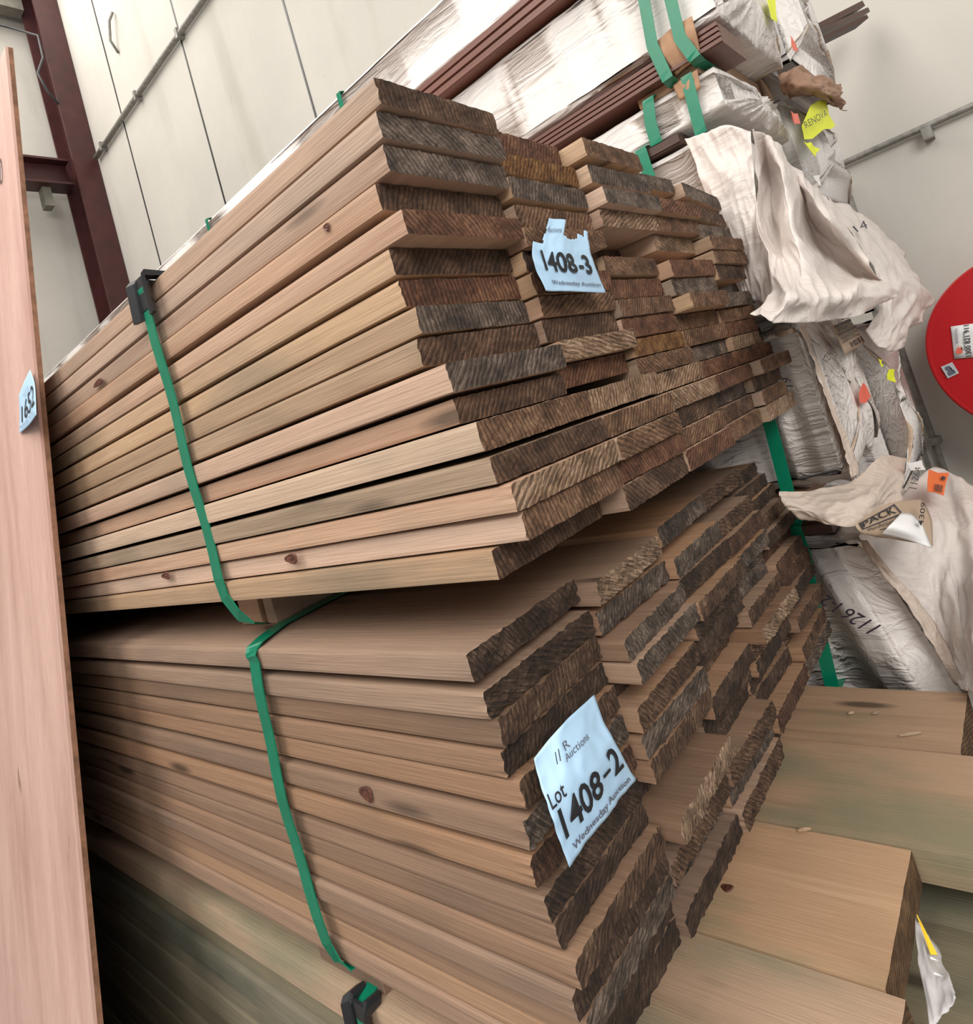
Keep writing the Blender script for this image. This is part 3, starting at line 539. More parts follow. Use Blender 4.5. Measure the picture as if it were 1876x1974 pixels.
# ---------------------------------------------------------------- plastic wrapped packs
def ridge(q): return 1-abs(noise.noise(q))*2.2
def wrapped(x0, x1, y0, y1, z0, z1, seed, label, mat=WRAP, bulge=.03, crum=.020, lon=.013, rad=.035, group='plastic wrapped timber packs', slope=0.0, endcr=.03, noend=False):
    """a timber pack in plastic sheet: long tension folds on the sides, gathered folds over the end"""
    per = []; n = 30
    xc, zc = (x0+x1)/2, (z0+z1)/2; hx, hz = (x1-x0)/2, (z1-z0)/2
    def rr(th):   # rounded rectangle by angle-free arc param th in 0..1
        L = 2*(2*hx+2*hz); d = th*L
        if d < 2*hz: p = (-hx, hz-d, -1, 0)
        elif d < 2*hz+2*hx: p = (-hx+(d-2*hz), -hz, 0, -1)
        elif d < 4*hz+2*hx: p = (hx, -hz+(d-2*hz-2*hx), 1, 0)
        else: p = (hx-(d-4*hz-2*hx), hz, 0, 1)
        return p
    N = 150; M = 110; v, f = [], []
    def sec(y, shrink, capk):
        out = []
        for i in range(N):
            px, pz, nx_, nz_ = rr(i/N)
            # round the corners
            ax = max(0, abs(px)-(hx-rad)); az = max(0, abs(pz)-(hz-rad)); l = math.hypot(ax, az)
            if l > rad and l > 0:
                px = math.copysign(hx-rad+ax/l*rad, px); pz = math.copysign(hz-rad+az/l*rad, pz)
            fr = math.exp(-(y-y0)/.8)
            s_ = i/N*9
            d = lon*(noise.noise(Vector((s_*2.2, y*.35, seed)))+.6*noise.noise(Vector((s_*6, y*.8+s_*.3, seed+4))))
            d += crum*fr*(ridge(Vector((s_*1.4+y*1.1, y*2.6-s_*.6, seed+11)))-.6)+crum*.5*fr*(ridge(Vector((s_*4, y*6, seed+17)))-.6)
            d += crum*.25*(ridge(Vector((s_*5+y, y*1.2, seed+30)))-.6)
            nl = math.hypot(px/hx, pz/hz)
            wx, wz = px+nx_*d, pz+nz_*d
            out.append((xc+wx*shrink, zc+wz*shrink, i))
        return out
    rings = []
    for k in range(M+1):
        y = y0+(y1-y0)*(k/M)**2.3
        rings.append([(x, y, z) for x, z, i in sec(y, 1.0, 0)])
    caps = []
    if not noend:
        K = 16
        for k in range(1, K+1):
            sh = 1-(k/K)**.9*.985
            row = []
            for x, z, i in sec(y0, sh, k):
                a = i/N*2*math.pi
                fold = ridge(Vector((math.cos(a)*2.6, math.sin(a)*2.6+(x-xc)*1.5, seed+50)))*endcr*math.sin(math.pi*min(1, (1-sh)*1.15))
                fl2 = ridge(Vector((x*4, z*3+x*2, seed+60)))*endcr*.8+ridge(Vector((x*9+z*4, z*8, seed+66)))*endcr*.35
                row.append((x, y0-bulge*math.sin(math.pi/2*(1-sh))-fold-fl2*(1-sh), z))
            caps.append(row)
    allr = caps[::-1]+rings
    for r in allr:
        for p in r:
            yy = p[1]+slope*(p[2]-zc)*math.exp(-max(0, p[1]-y0)*2.0)
            v.append(W((p[0], yy, p[2])))
    for j in range(len(allr)-1):
        for i in range(N): f.append((j*N+i, j*N+(i+1) % N, (j+1)*N+(i+1) % N, (j+1)*N+i))
    f.append(tuple(range(N))[::-1]); last = (len(allr)-1)*N; f.append(tuple(range(last, last+N)))
    # outward orientation
    q = f[len(f)//2]; nn = (v[q[1]]-v[q[0]]).cross(v[q[2]]-v[q[0]]); cen = W((xc, (y0+y1)/2, zc)); cq = v[q[0]]-cen; cq.y = 0; nn.y = 0
    if nn.dot(cq) < 0: f = [a[::-1] for a in f]
    o = mk('wrapped_timber_pack', v, f, mat, smooth=True, base=W((xc, y0, z0)))
    return tag(o, label, 'wrapped timber pack', group)
X0, X1, X2, X3 = 3.2, 4.32, 4.42, 5.6
YB = 12.5
wrapped(X0, X1, .75, YB, -1.77, -.965, 1.0, 'white wrapped pack with 1126 written on its side, at the bottom of the stack', crum=.09, slope=.28, lon=.022)
wrapped(X0, X1-.15, .82, YB, -.70, .035, 2.0, 'silvery wrapped pack with a coral tape mark on its end', bulge=.05, crum=.08, lon=.018)
wrapped(X0, X1, .86, YB, .12, 1.05, 3.0, 'wrapped pack under the big torn cream flap', crum=.022, bulge=.0, endcr=.02)
wrapped(X0, X1, .80, YB, 1.12, 1.33, 4.0, 'thin white wrapped pack with two straps above the flapped pack', crum=.012, lon=.006, bulge=.03)
wrapped(X0, X1-.02, .70, YB, 1.53, 2.06, 5.0, 'white wrapped pack with bunched plastic near the top, cardboard under its strap', crum=.03, bulge=.05)
wrapped(X0, X1, 1.0, YB, 2.24, 2.66, 6.0, 'topmost white wrapped pack of the front stack', crum=.014, lon=.012)
wrapped(X2, X3-.1, .86, YB, -1.1, -.08, 7.0, 'pale wrapped pack behind the silvery pack, beside the reel', bulge=.05, endcr=.05)
wrapped(X2, X3, .86, YB, .0, .72, 8.0, 'wrapped pack with 14 written on its flap', bulge=.02)
wrapped(X2, X3+.02, .80, YB, .80, 1.42, 9.0, 'grey wrapped pack with the yellow RENOVA sheet on its end', mat=WRAPG, bulge=.06, endcr=.05)
wrapped(X2, X3+.15, .68, YB, 1.62, 2.6, 10.0, 'bulky wrapped pack high beside the wall', bulge=.06, endcr=.05)
wrapped(X2+.1, X3, 1.0, YB, -2.3, -1.2, 11.0, 'lowest wrapped pack by the wall, half hidden', mat=WRAPC)
bearer(3.3, 4.45, .95, 1.2, -H, -1.79, DARK_TIMBER, 'dark bearer under the lowest white wrapped pack')
bearer(3.3, 4.45, 6, 6.3, -H, -1.79, DARK_TIMBER, 'far dark bearer under the wrapped packs')
bearer(4.5, X3, 1.3, 1.6, -H, -2.31, DARK_TIMBER, 'floor bearer under the lowest wrapped pack')

# moulded red timbers lying between wrapped packs
def moulding(x0, x1, y0, y1, z0, z1, label, m=RED_TIMBER, nb=3, name='moulded_timber', grp=None):
    h = (z1-z0); prof = [(x0, z0)]
    for k in range(nb):
        a = z0+h*k/nb; b = z0+h*(k+1)/nb; g = h/nb*.16
        prof += [(x0, a+g*.4), (x0-.012, a+g), (x0-.012, b-g), (x0+.016, b-g*.5), (x0+.016, b-.0008)]
    prof += [(x1, z1), (x1, z0)]; n = len(prof); v = []
    for y in (y0, y1):
        for px, pz in prof: v.append(W((px, y, pz)))
    f = [(k, (k+1) % n, n+(k+1) % n, n+k) for k in range(n)]+[tuple(range(n))[::-1], tuple(range(n, 2*n))]
    o = mk(name, v, f, m); bm = bmesh.new(); bm.from_mesh(o.data); bmesh.ops.recalc_face_normals(bm, faces=bm.faces); bm.to_mesh(o.data); bm.free()
    return tag(o, label, 'timber', grp)
moulding(3.14, 3.5, 1.15, 12, 2.07, 2.225, 'red moulded timber lying under the topmost wrapped pack', nb=3)
moulding(3.16, 3.5, .71, 12, 1.385, 1.49, 'red moulded timber strip under the bunched white pack', nb=4)
moulding(3.18, 3.5, 1.04, 12, 1.06, 1.118, 'dark red timber showing above the flapped pack', nb=1, m=DARK_TIMBER)
moulding(3.16, 3.6, .93, 12, -.93, -.872, 'short dark red timber end above the lowest white pack', nb=1, m=DARK_TIMBER)
moulding(3.2, 4.0, 1.02, 12, -.80, -.745, 'splintered brown board under the silvery pack', nb=2, m=LOSIDES[0])
bearer(3.22, 3.45, 1.0, 1.2, 1.335, 1.385, LOSIDES[1], 'tan block between the thin pack and the red moulding')
bearer(3.2, 4.3, .86, .98, 1.335, 1.53, LOSIDES[1], 'tan cross bearer under the bunched white pack')
bearer(4.5, 5.5, 1.0, 1.2, 1.42, 1.62, LOSIDES[0], 'brown bearer between the RENOVA pack and the bulky pack')
bearer(4.4, 4.6, .86, 1.1, 1.42, 1.60, LOSIDES[0], 'small brown block showing in the gap beside the bunched pack')
for i, (z0, z1) in enumerate(((-.08, 0.0), (.72, .80), (-1.2, -1.1))):
    bearer(4.5, 5.4, 1.2, 1.5, z0, z1, DARK_TIMBER, 'hidden dark bearer in the stack by the wall, %s' % ('above the pale pack', 'under the RENOVA pack', 'above the lowest pack')[i])
bearer(3.3, 4.3, 1.3, 1.6, .05, .10, DARK_TIMBER, 'dark bearer in the shadow above the silvery pack')
bearer(3.55, 4.3, 1.3, 1.6, 2.06, 2.24, DARK_TIMBER, 'dark bearer behind the top red moulding')
# timbers sticking out at the top by the wall
for k, (p, q) in enumerate((((6.616,0.700,2.529), (7.194,0.450,2.731)), ((6.376,0.660,2.388), (7.148,0.430,2.639)), ((6.176,0.620,2.245), (6.485,0.410,2.341)))):
    a, b = Vector(p), Vector(q); d = (b-a).normalized(); u_ = d.cross(Vector((0, 0, 1))).normalized(); w_ = u_.cross(d)
    v = []
    for c_ in (a-d*.5, b):
        for s, t in ((-.07, -.018), (.07, -.018), (.07, .018), (.03, .018), (.02, -.004), (-.02, -.004), (-.03, .018), (-.07, .018)): v.append(W(c_+u_*s+w_*(t*(1.5-.3*k))))
    f = [(i, (i+1) % 8, 8+(i+1) % 8, 8+i) for i in range(8)]+[tuple(range(8))[::-1], tuple(range(8, 16))]
    tag(mk('loose_timber', v, f, DARK_TIMBER), 'dark grooved timber poking out above the wall-side packs, %s' % ('uppermost', 'middle', 'lowest')[k], 'timber', 'loose dark timbers at the top')

# straps on the white packs
def vstrap(x, ypts, wd, label, back=.25):
    z0, z1 = ypts[0][1], ypts[-1][1]
    path = [(x+back, ypts[0][0], z0+.015), (x+.03, ypts[0][0], z0+.012)]
    for i in range(len(ypts)-1):
        for k in range(5):
            t = k/5; path.append((x-.016, ypts[i][0]+(ypts[i+1][0]-ypts[i][0])*t, ypts[i][1]+(ypts[i+1][1]-ypts[i][1])*t))
    path += [(x-.016, ypts[-1][0], z1), (x+.03, ypts[-1][0], z1-.012), (x+back, ypts[-1][0], z1-.012)]
    return strap('packing_strap', path, wd, label, 'green straps on the wrapped packs')
vstrap(3.145, [(.965, 2.07), (.975, 1.8), (1.01, 1.55), (.99, 1.36)], .058, 'green strap on the bunched white pack, the one further from its end')
vstrap(3.14, [(.85, 2.07), (.855, 1.75), (.875, 1.5), (.84, 1.375)], .058, 'green strap over cardboard on the bunched white pack')
vstrap(3.185, [(1.125, 1.345), (1.15, 1.23), (1.155, 1.115)], .062, 'green strap on the thin pack above the dark red timber')
vstrap(3.185, [(.915, 1.345), (.925, 1.2), (.935, 1.05)], .058, 'green strap over cardboard on the thin white pack')
vstrap(3.165, [(1.235, 1.125), (1.235, 1.0), (1.23, .8), (1.23, .5)], .062, 'green strap going down behind the board pack on the flapped pack')
vstrap(3.165, [(1.05, .0), (1.05, -.4), (1.07, -.72), (1.085, -.79)], .062, 'green strap down the side of the silvery pack')
vstrap(3.145, [(1.085, -.875), (1.08, -1.0), (1.12, -1.3), (1.15, -1.645)], .062, 'green strap down the side of the lowest white pack')
vstrap(3.18, [(3.26, 2.64), (3.26, 2.45), (3.26, 2.24)], .045, 'thin green strap on the topmost white pack, nearer the front')
vstrap(3.18, [(5.47, 2.64), (5.47, 2.45), (5.47, 2.24)], .045, 'thin green strap on the topmost white pack, far along')
# cardboard under straps
def card(pts, label, m=CARD):
    p = Patch(pts, wr=.006, seed=4, fx=3, fy=3); return tag(p.mesh('cardboard_pad', m, 10, 10, thick=.002), label, 'cardboard', 'cardboard pads under straps')
card([[(3.16, .99, 1.57), (3.145, .90, 1.58), (3.145, .80, 1.57)], [(3.13, .98, 1.48), (3.125, .9, 1.49), (3.125, .80, 1.48)], [(3.17, .96, 1.37), (3.16, .9, 1.375), (3.16, .82, 1.38)]], 'brown cardboard pad wrapped round the red moulding under a strap')
card([[(3.21, .99, 1.345), (3.2, .93, 1.35), (3.2, .86, 1.35)], [(3.172, .99, 1.33), (3.17, .93, 1.335), (3.17, .86, 1.335)], [(3.172, .98, 1.25), (3.17, .93, 1.245), (3.17, .87, 1.25)]], 'square cardboard pad on the corner of the thin white pack')

# loose sheets and flaps of the wrapping
def flap(name, rows, mat, label, wr=.03, seed=0, fx=6, fy=6, nu=60, nv=60, cat='plastic sheet', thick=.0008):
    p = Patch(rows, wr=wr, seed=seed, fx=fx, fy=fy); o = p.mesh(name, mat, nu, nv, thick=thick); tag(o, label, cat); return p, o
P1, o1 = flap('plastic_flap', [
 [(3.165,1.010,1.061), (3.155,0.910,1.038), (3.150,0.811,1.020), (3.160,0.722,0.946)],
 [(3.140,0.996,0.882), (3.130,0.899,0.845), (3.130,0.818,0.822), (3.140,0.759,0.763)],
 [(3.150,0.999,0.643), (3.130,0.928,0.636), (3.120,0.845,0.611), (3.140,0.797,0.577)],
 [(3.150,0.991,0.427), (3.130,0.928,0.402), (3.110,0.864,0.389), (3.140,0.815,0.369)],
 [(3.140,0.987,0.229), (3.120,0.940,0.200), (3.100,0.882,0.170), (3.120,0.847,0.159)]], WRAPF, 'white plastic sheet hanging down the corner of the flapped pack', wr=.018, seed=2, fx=2.5, fy=3.5)
P2, o2 = flap('plastic_flap', [
 [(3.256,0.740,0.978), (3.385,0.730,0.979), (3.454,0.700,0.922), (3.682,0.700,0.834), (3.885,0.680,0.718), (4.096,0.660,0.617)],
 [(3.271,0.780,0.790), (3.514,0.780,0.813), (3.285,0.680,0.702), (3.745,0.720,0.694), (3.459,0.600,0.488), (3.940,0.600,0.418)],
 [(3.063,0.780,0.539), (3.314,0.790,0.533), (3.079,0.660,0.457), (3.747,0.740,0.453), (3.829,0.640,0.367), (3.789,0.540,0.218)],
 [(2.977,0.780,0.341), (3.043,0.740,0.313), (2.999,0.640,0.303), (3.577,0.680,0.245), (3.885,0.620,0.191), (3.929,0.520,0.129)],
 [(2.692,0.720,0.184), (2.453,0.600,0.154), (2.677,0.580,0.132), (2.905,0.540,0.111), (3.234,0.500,0.095), (3.870,0.470,0.039)],
 [(2.321,0.720,0.107), (2.325,0.640,0.056), (2.538,0.600,0.021), (2.904,0.570,-0.002), (3.087,0.540,-0.006), (3.451,0.520,0.016)]], WRAPF, 'big torn cream and white plastic flap folding over the pack end', wr=.026, seed=7, fx=4.5, fy=3.5, nu=120, nv=120)
P3, o3 = flap('plastic_flap', [
 [(4.467,0.740,0.744), (4.804,0.700,0.697), (5.267,0.640,0.543), (5.806,0.600,0.335)],
 [(4.214,0.640,0.452), (4.644,0.600,0.358), (5.070,0.560,0.241), (5.640,0.550,0.119)],
 [(4.277,0.600,0.169), (4.351,0.540,0.067), (4.853,0.500,0.030), (5.641,0.500,-0.066)],
 [(3.920,0.600,-0.014), (4.041,0.570,-0.104), (4.417,0.550,-0.138), (5.109,0.560,-0.167)],
 [(3.798,0.660,-0.099), (3.713,0.600,-0.199), (4.027,0.590,-0.246), (4.662,0.620,-0.234)]], WRAPF, 'white plastic flap marked 14 reaching towards the red reel', wr=.03, seed=12, fx=3, fy=4)
text_patch('written_number', '14', Patch([[(4.112,0.625,0.466), (4.405,0.595,0.513)], [(4.114,0.610,0.429), (4.339,0.585,0.453)]]), 0, 0, 1, 1, PEN, o3, .0, off=.02)
P4, o4 = flap('plastic_flap', [
 [(2.828,1.000,-0.637), (3.048,0.900,-0.701), (3.209,0.780,-0.715), (3.583,0.730,-0.703), (4.078,0.720,-0.839)],
 [(2.793,0.980,-0.687), (2.853,0.860,-0.728), (2.932,0.740,-0.745), (3.121,0.680,-0.762), (3.512,0.660,-0.815)],
 [(2.855,0.950,-0.766), (2.830,0.840,-0.798), (2.843,0.750,-0.817), (3.043,0.690,-0.834), (3.280,0.650,-0.849)]], WRAPC, 'cream plastic flap between the silvery pack and the lowest white pack', wr=.02, seed=21, fx=3, fy=2)
P6, o6 = flap('plastic_flap', [
 [(3.204,0.860,-0.971), (3.522,0.800,-0.970), (4.018,0.720,-0.964), (4.472,0.660,-0.998), (4.330,0.500,-1.089), (4.966,0.400,-1.421)],
 [(3.237,0.820,-1.107), (3.387,0.720,-1.058), (3.600,0.630,-1.036), (3.884,0.570,-1.091), (3.835,0.460,-1.130), (4.679,0.380,-1.524)],
 [(3.268,0.760,-1.350), (3.367,0.680,-1.249), (3.456,0.600,-1.191), (3.533,0.540,-1.174), (3.475,0.450,-1.210), (4.206,0.380,-1.588)],
 [(3.229,0.700,-1.520), (3.309,0.660,-1.440), (3.276,0.580,-1.335), (3.336,0.540,-1.315), (3.142,0.460,-1.283), (3.888,0.380,-1.645)],
 [(3.193,0.660,-1.615), (3.164,0.630,-1.555), (3.169,0.600,-1.512), (3.120,0.560,-1.456), (2.956,0.500,-1.389), (3.332,0.420,-1.630)],
 [(3.168,0.655,-1.629), (3.088,0.630,-1.596), (3.010,0.600,-1.567), (2.969,0.570,-1.553), (2.954,0.530,-1.555), (3.196,0.450,-1.735)]], WRAPF, 'white plastic bulging over the end of the lowest pack at the picture edge', wr=.025, seed=31, fx=4, fy=4, nu=80, nv=80)
P7, o7 = flap('torn_paper', [
 [(4.208,0.720,1.498), (4.526,0.660,1.569), (5.172,0.640,1.651), (6.087,0.660,1.817)],
 [(4.255,0.740,1.428), (4.227,0.620,1.359), (4.630,0.580,1.405), (5.583,0.620,1.571)],
 [(4.513,0.760,1.439), (4.725,0.680,1.457), (4.993,0.620,1.424), (5.685,0.640,1.498)]], BROWNP, 'crumpled brown paper bunched between the two wall-side packs', wr=.05, seed=41, fx=3, fy=3, cat='paper', nu=40, nv=40)
# silvery pack corner seam
P8, o8 = flap('plastic_seam', [
 [(3.170,0.793,0.025), (3.294,0.800,0.018)], [(3.160,0.780,-0.156), (3.320,0.790,-0.173)], [(3.160,0.781,-0.376), (3.334,0.790,-0.405)], [(3.160,0.775,-0.571), (3.321,0.780,-0.620)], [(3.170,0.793,-0.696), (3.289,0.780,-0.712)]],
 WRAPC, 'folded cream seam down the corner of the silvery pack', wr=.010, seed=51, fx=1.5, fy=8, nu=8, nv=60)
P9, o9 = flap('plastic_seam', [
 [(3.180,0.847,-0.976), (3.130,0.800,-0.969)], [(3.170,0.796,-1.132), (3.183,0.760,-1.127)], [(3.170,0.737,-1.275), (3.257,0.710,-1.300)], [(3.160,0.691,-1.453), (3.246,0.660,-1.470)], [(3.170,0.664,-1.621), (3.087,0.620,-1.586)]],
 WRAPC, 'folded cream seam down the corner of the lowest white pack', wr=.010, seed=53, fx=1.5, fy=8, nu=8, nv=60)

# writing on the wrapped packs
e = empty('handwriting', W((3.15, .9, -1.3)), 'black marker number 1126 written upside down on the lowest white pack', 'writing')
text_patch('written_number', '1126 I-28', Patch([[(3.130,0.925,-1.387), (3.130,1.114,-1.213)], [(3.130,0.854,-1.348), (3.130,1.068,-1.175)]]), 0, 0, 1, 1, PEN, e, .004, off=.004)
e = empty('handwriting', W((3.15, .95, -.2)), 'dark marker characters on the side of the silvery pack', 'writing')
text_patch('written_number', '19', Patch([[(3.130,0.932,-0.222), (3.130,0.924,-0.182)], [(3.130,0.888,-0.234), (3.130,0.889,-0.191)]]), 0, 0, 1, 1, PEN, e, .0, off=.004)
text_patch('written_number', 'O', Patch([[(3.130,0.928,-0.105), (3.130,0.920,-0.079)], [(3.130,0.894,-0.110), (3.130,0.889,-0.086)]]), 0, 0, 1, 1, PEN, e, .0, off=.004)
e = empty('handwriting', W((4.0, .74, -.1)), 'dark marker characters on the end of the silvery pack', 'writing')
text_patch('written_number', '12/10', Patch([[(3.001,0.710,-0.143), (3.215,0.710,-0.104)], [(3.067,0.710,-0.165), (3.276,0.710,-0.136)]]), 0, 0, 1, 1, PEN, e, off=.004)
text_patch('written_number', '1126A', Patch([[(3.240,0.620,-0.790), (3.557,0.620,-0.764)], [(3.400,0.620,-0.839), (3.657,0.620,-0.802)]]), 0, 0, 1, 1, PEN, o6, off=.02)
# kraft stock label on the silvery pack end
kp = quad_patch((3.355,0.700,-0.019), (3.747,0.700,-0.009), (3.880,0.690,-0.154), (3.359,0.690,-0.163)); k_ = tag(kp.mesh('stock_label', KRAFT, 6, 6), 'printed kraft stock label on the end of the silvery pack', 'label')
for (a, b, c_, d_2) in ((.02, .02, .98, .10), (.02, .32, .98, .37), (.02, .48, .98, .50), (.02, .62, .98, .64)):
    poly_patch('printed_rule', kp, [(a, b), (c_, b), (c_, d_2), (a, d_2)], INK, k_, off=.006, thick=0)
text_patch('printed_heading', '1PAKS1', kp, .06, .12, .94, .30, INK, k_, .01, off=.006)
text_patch('printed_line', 'STOCK IDENTIFIER', kp, .06, .39, .9, .46, INK, k_, off=.006)
text_patch('printed_line', 'ITEM No', kp, .1, .52, .8, .60, INK, k_, off=.006)
text_patch('printed_number', '1031', kp, .35, .72, .95, .92, INK, k_, .01, off=.006)
# curling label 4309
P5 = Patch([[(2.649,0.700,-0.754), (2.854,0.660,-0.763), (2.998,0.620,-0.781), (3.326,0.580,-0.867)],
 [(2.655,0.690,-0.789), (2.817,0.640,-0.813), (2.980,0.590,-0.845), (3.206,0.550,-0.924)],
 [(2.760,0.670,-0.845), (2.789,0.610,-0.870), (2.867,0.570,-0.912), (2.942,0.530,-0.954)]])
l5 = tag(P5.mesh('stock_label', KRAFT, 20, 20), 'large curling kraft label with 4309 on the lowest white pack', 'label')
for (a, b, c_, d_2) in ((.03, .06, .62, .10), (.03, .36, .62, .40), (.03, .06, .05, .4), (.60, .06, .62, .4), (.2, .62, .66, .64)):
    poly_patch('printed_rule', P5, [(a, b), (c_, b), (c_, d_2), (a, d_2)], PEN, l5, off=.006, thick=0)
text_patch('printed_heading', 'PACK', P5, .06, .13, .56, .33, INK, l5, .01, off=.006)
text_patch('printed_line', 'Manufactured for', P5, .08, .45, .6, .56, INK, l5, off=.006)
text_patch('printed_number', '4309', Patch([[(2.825,0.540,-0.836), (3.036,0.540,-0.803)], [(2.923,0.540,-0.867), (3.120,0.540,-0.832)]]), 0, 0, 1, 1, INK, l5, .01, off=.004)
Patch([[(2.954,0.600,-0.814), (2.987,0.570,-0.836), (2.963,0.545,-0.871)], [(2.730,0.600,-0.791), (2.802,0.560,-0.842), (2.903,0.530,-0.912)], [(2.721,0.640,-0.824), (2.802,0.580,-0.881), (2.865,0.520,-0.937)]]).mesh('curled_back', WHITEP, 10, 10, l5)
# small coloured things
def scrap(name, q, mat, label, cat, seed=0, wr=.006, shape=None):
    p = quad_patch(*q, wr=wr, seed=seed, fx=3, fy=3)
    o = poly_patch(name, p, shape or [(.02, .0), (.5, .06), (1, 0), (.94, .5), (.98, 1), (.45, .95), (0, 1), (.06, .5)], mat)
    return p, tag(o, label, cat)
pt, ot = scrap('price_tag', ((3.684,0.580,-0.821), (4.171,0.570,-0.965), (3.785,0.570,-0.984), (3.473,0.580,-0.875)), ORG, 'bright orange tag with barcode on the lowest white pack', 'tag')
for i in range(7): poly_patch('barcode_bar', pt, [(.30+i*.07, .62), (.33+i*.07+.01*(i % 2), .62), (.33+i*.07+.01*(i % 2), .92), (.30+i*.07, .92)], INK, ot, off=.012, thick=0)
text_patch('printed_mark', 'M', pt, .6, .2, .8, .4, INK, ot, .01, off=.012)
scrap('tape_mark', ((3.571,0.720,-0.325), (3.762,0.720,-0.353), (3.685,0.720,-0.444), (3.422,0.720,-0.412)), CORAL, 'coral red tape scrap on the end of the silvery pack', 'tape', 5, shape=[(.5, -.1), (.75, .2), (.8, .5), (1, .7), (.8, .9), (.55, 1.2), (.2, .95), (0, .5), (.2, .2)])
scrap('tape_mark', ((3.716,0.640,1.106), (3.853,0.640,1.118), (3.841,0.640,1.056), (3.682,0.640,1.027)), CORAL, 'small red tape scrap beside the yellow RENOVA sheet', 'tape', 6)
scrap('tape_mark', ((4.068,0.580,1.598), (4.114,0.580,1.564), (4.127,0.580,1.519), (3.975,0.580,1.483)), CORAL, 'small red tape scrap on the bulky pack', 'tape', 7)
pr_, or_ = scrap('yellow_sheet', ((4.181,0.660,1.259), (5.292,0.660,1.523), (5.053,0.650,1.237), (3.849,0.660,0.964)), YEL, 'fluorescent yellow sheet with RENOVA written on it', 'sheet', 8, shape=[(.15, .35), (.3, .1), (.55, -.05), (.85, 0), (.9, .5), (1.0, .85), (.85, .9), (.6, .85), (.25, 1), (.05, .95), (0, .6)])
text_patch('written_name', 'RENOVA', Patch([[(3.817,0.630,1.052), (4.692,0.630,1.305)], [(3.843,0.630,1.021), (4.681,0.630,1.257)]]), 0, 0, 1, 1, PEN, or_, off=.012)
scrap('yellow_sheet', ((3.872,0.660,0.973), (4.075,0.660,0.999), (4.284,0.660,0.990), (4.050,0.660,0.908)), YEL, 'torn lower piece of yellow sheet under the RENOVA sheet', 'sheet', 9)
scrap('yellow_sheet', ((3.865,0.600,1.783), (4.132,0.600,1.877), (3.914,0.600,1.642), (3.789,0.600,1.623)), YEL, 'yellow strip at the top between the two upper packs', 'sheet', 10)
scrap('yellow_sheet', ((3.811,0.620,-0.315), (3.950,0.620,-0.333), (3.880,0.620,-0.397), (3.670,0.620,-0.350)), YEL, 'small yellow scrap showing behind the silvery pack, lower one', 'sheet', 11)
scrap('yellow_sheet', ((3.642,0.620,-0.239), (3.709,0.620,-0.253), (3.707,0.620,-0.285), (3.648,0.620,-0.283)), YEL, 'tiny yellow scrap showing behind the silvery pack, upper one', 'sheet', 12)
scrap('white_tag', ((3.561,0.640,-0.749), (3.902,0.630,-0.819), (3.864,0.620,-0.862), (3.573,0.630,-0.792)), WHITEP, 'white paper scrap above the number on the lowest pack', 'tag', 13)
scrap('white_tag', ((3.804,0.660,0.765), (3.991,0.660,0.792), (3.940,0.660,0.720), (3.869,0.660,0.736)), WHITEP, 'white paper scrap poking up at the edge of the cream flap', 'tag', 14)

# ---------------------------------------------------------------- auction tickets on the board ends
tp = Patch([[(0.983,1.005,-0.699), (1.079,0.985,-0.676), (1.228,1.000,-0.690)],
            [(0.956,0.975,-0.787), (1.073,0.955,-0.776), (1.209,0.965,-0.787)],
            [(0.964,0.975,-0.904), (1.092,0.960,-0.891), (1.271,0.985,-0.915)]], wr=.006, seed=3, fx=2.2, fy=2.2)
t2 = tag(tp.mesh('auction_ticket', BLUEP, 30, 30, thick=.0003), 'pale blue auction ticket printed 1408-2 stapled on the lower pack', 'ticket')
def bil(q, u, v):  # helper: sub-quad of pixel frame is done by u,v of the ticket
    return q
text_patch('printed_lot', 'Lot', tp, .02, .36, .21, .50, INK, t2, .008, off=.004)
text_patch('printed_number', '1408', tp, .06, .53, .62, .80, INK, t2, .02, off=.004)
text_patch('printed_number', '-', tp, .66, .645, .78, .68, INK, t2, .02, off=.004)
text_patch('printed_number', '2', tp, .80, .50, .95, .77, INK, t2, .02, off=.004)
text_patch('printed_line', 'Wednesday Auction', tp, .10, .87, .93, .955, GINK, t2, .016, off=.004)
text_patch('printed_logo', 'R', tp, .38, .12, .46, .20, GINK, t2, off=.004)
text_patch('printed_logo', 'Auctions', tp, .34, .215, .70, .285, GINK, t2, off=.004)
text_patch('printed_logo', '//', tp, .24, .13, .32, .23, INK, t2, off=.004)
tq = Patch([[(1.493,0.905,0.502), (1.593,0.895,0.494), (1.705,0.900,0.470)], [(1.388,0.900,0.398), (1.496,0.880,0.380), (1.666,0.890,0.374)], [(1.393,0.900,0.288), (1.513,0.885,0.277), (1.699,0.900,0.272)]], wr=.005, seed=9, fx=2, fy=2)
def torn(u, v):
    if v < .5:
        if u < .16+.10*math.sin(v*40)*.3 and v > .12 and v < .36: return False
        if u > .62 and v < .10+.25*abs(u-.82)+.0: return u > .93 and v > .02
        if .45 < u < .80 and v < .20+.35*min(u-.45, .80-u)*1.0 and u > .5: return False
    if u < .17 and v < .36: return False
    return True
t3 = tag(tq.mesh('auction_ticket', BLUEP, 44, 44, thick=.0003, clip=torn), 'torn pale blue auction ticket printed 1408-3 on the upper pack', 'ticket')
text_patch('printed_number', '1408', tq, .12, .47, .66, .74, INK, t3, .02, off=.004)
text_patch('printed_number', '-3', tq, .70, .46, .90, .74, INK, t3, .02, off=.004)
text_patch('printed_line', 'Wednesday Auction', tq, .14, .86, .94, .925, GINK, t3, .016, off=.004)
text_patch('printed_logo', 'Auctions', tq, .18, .13, .44, .20, GINK, t3, off=.004)

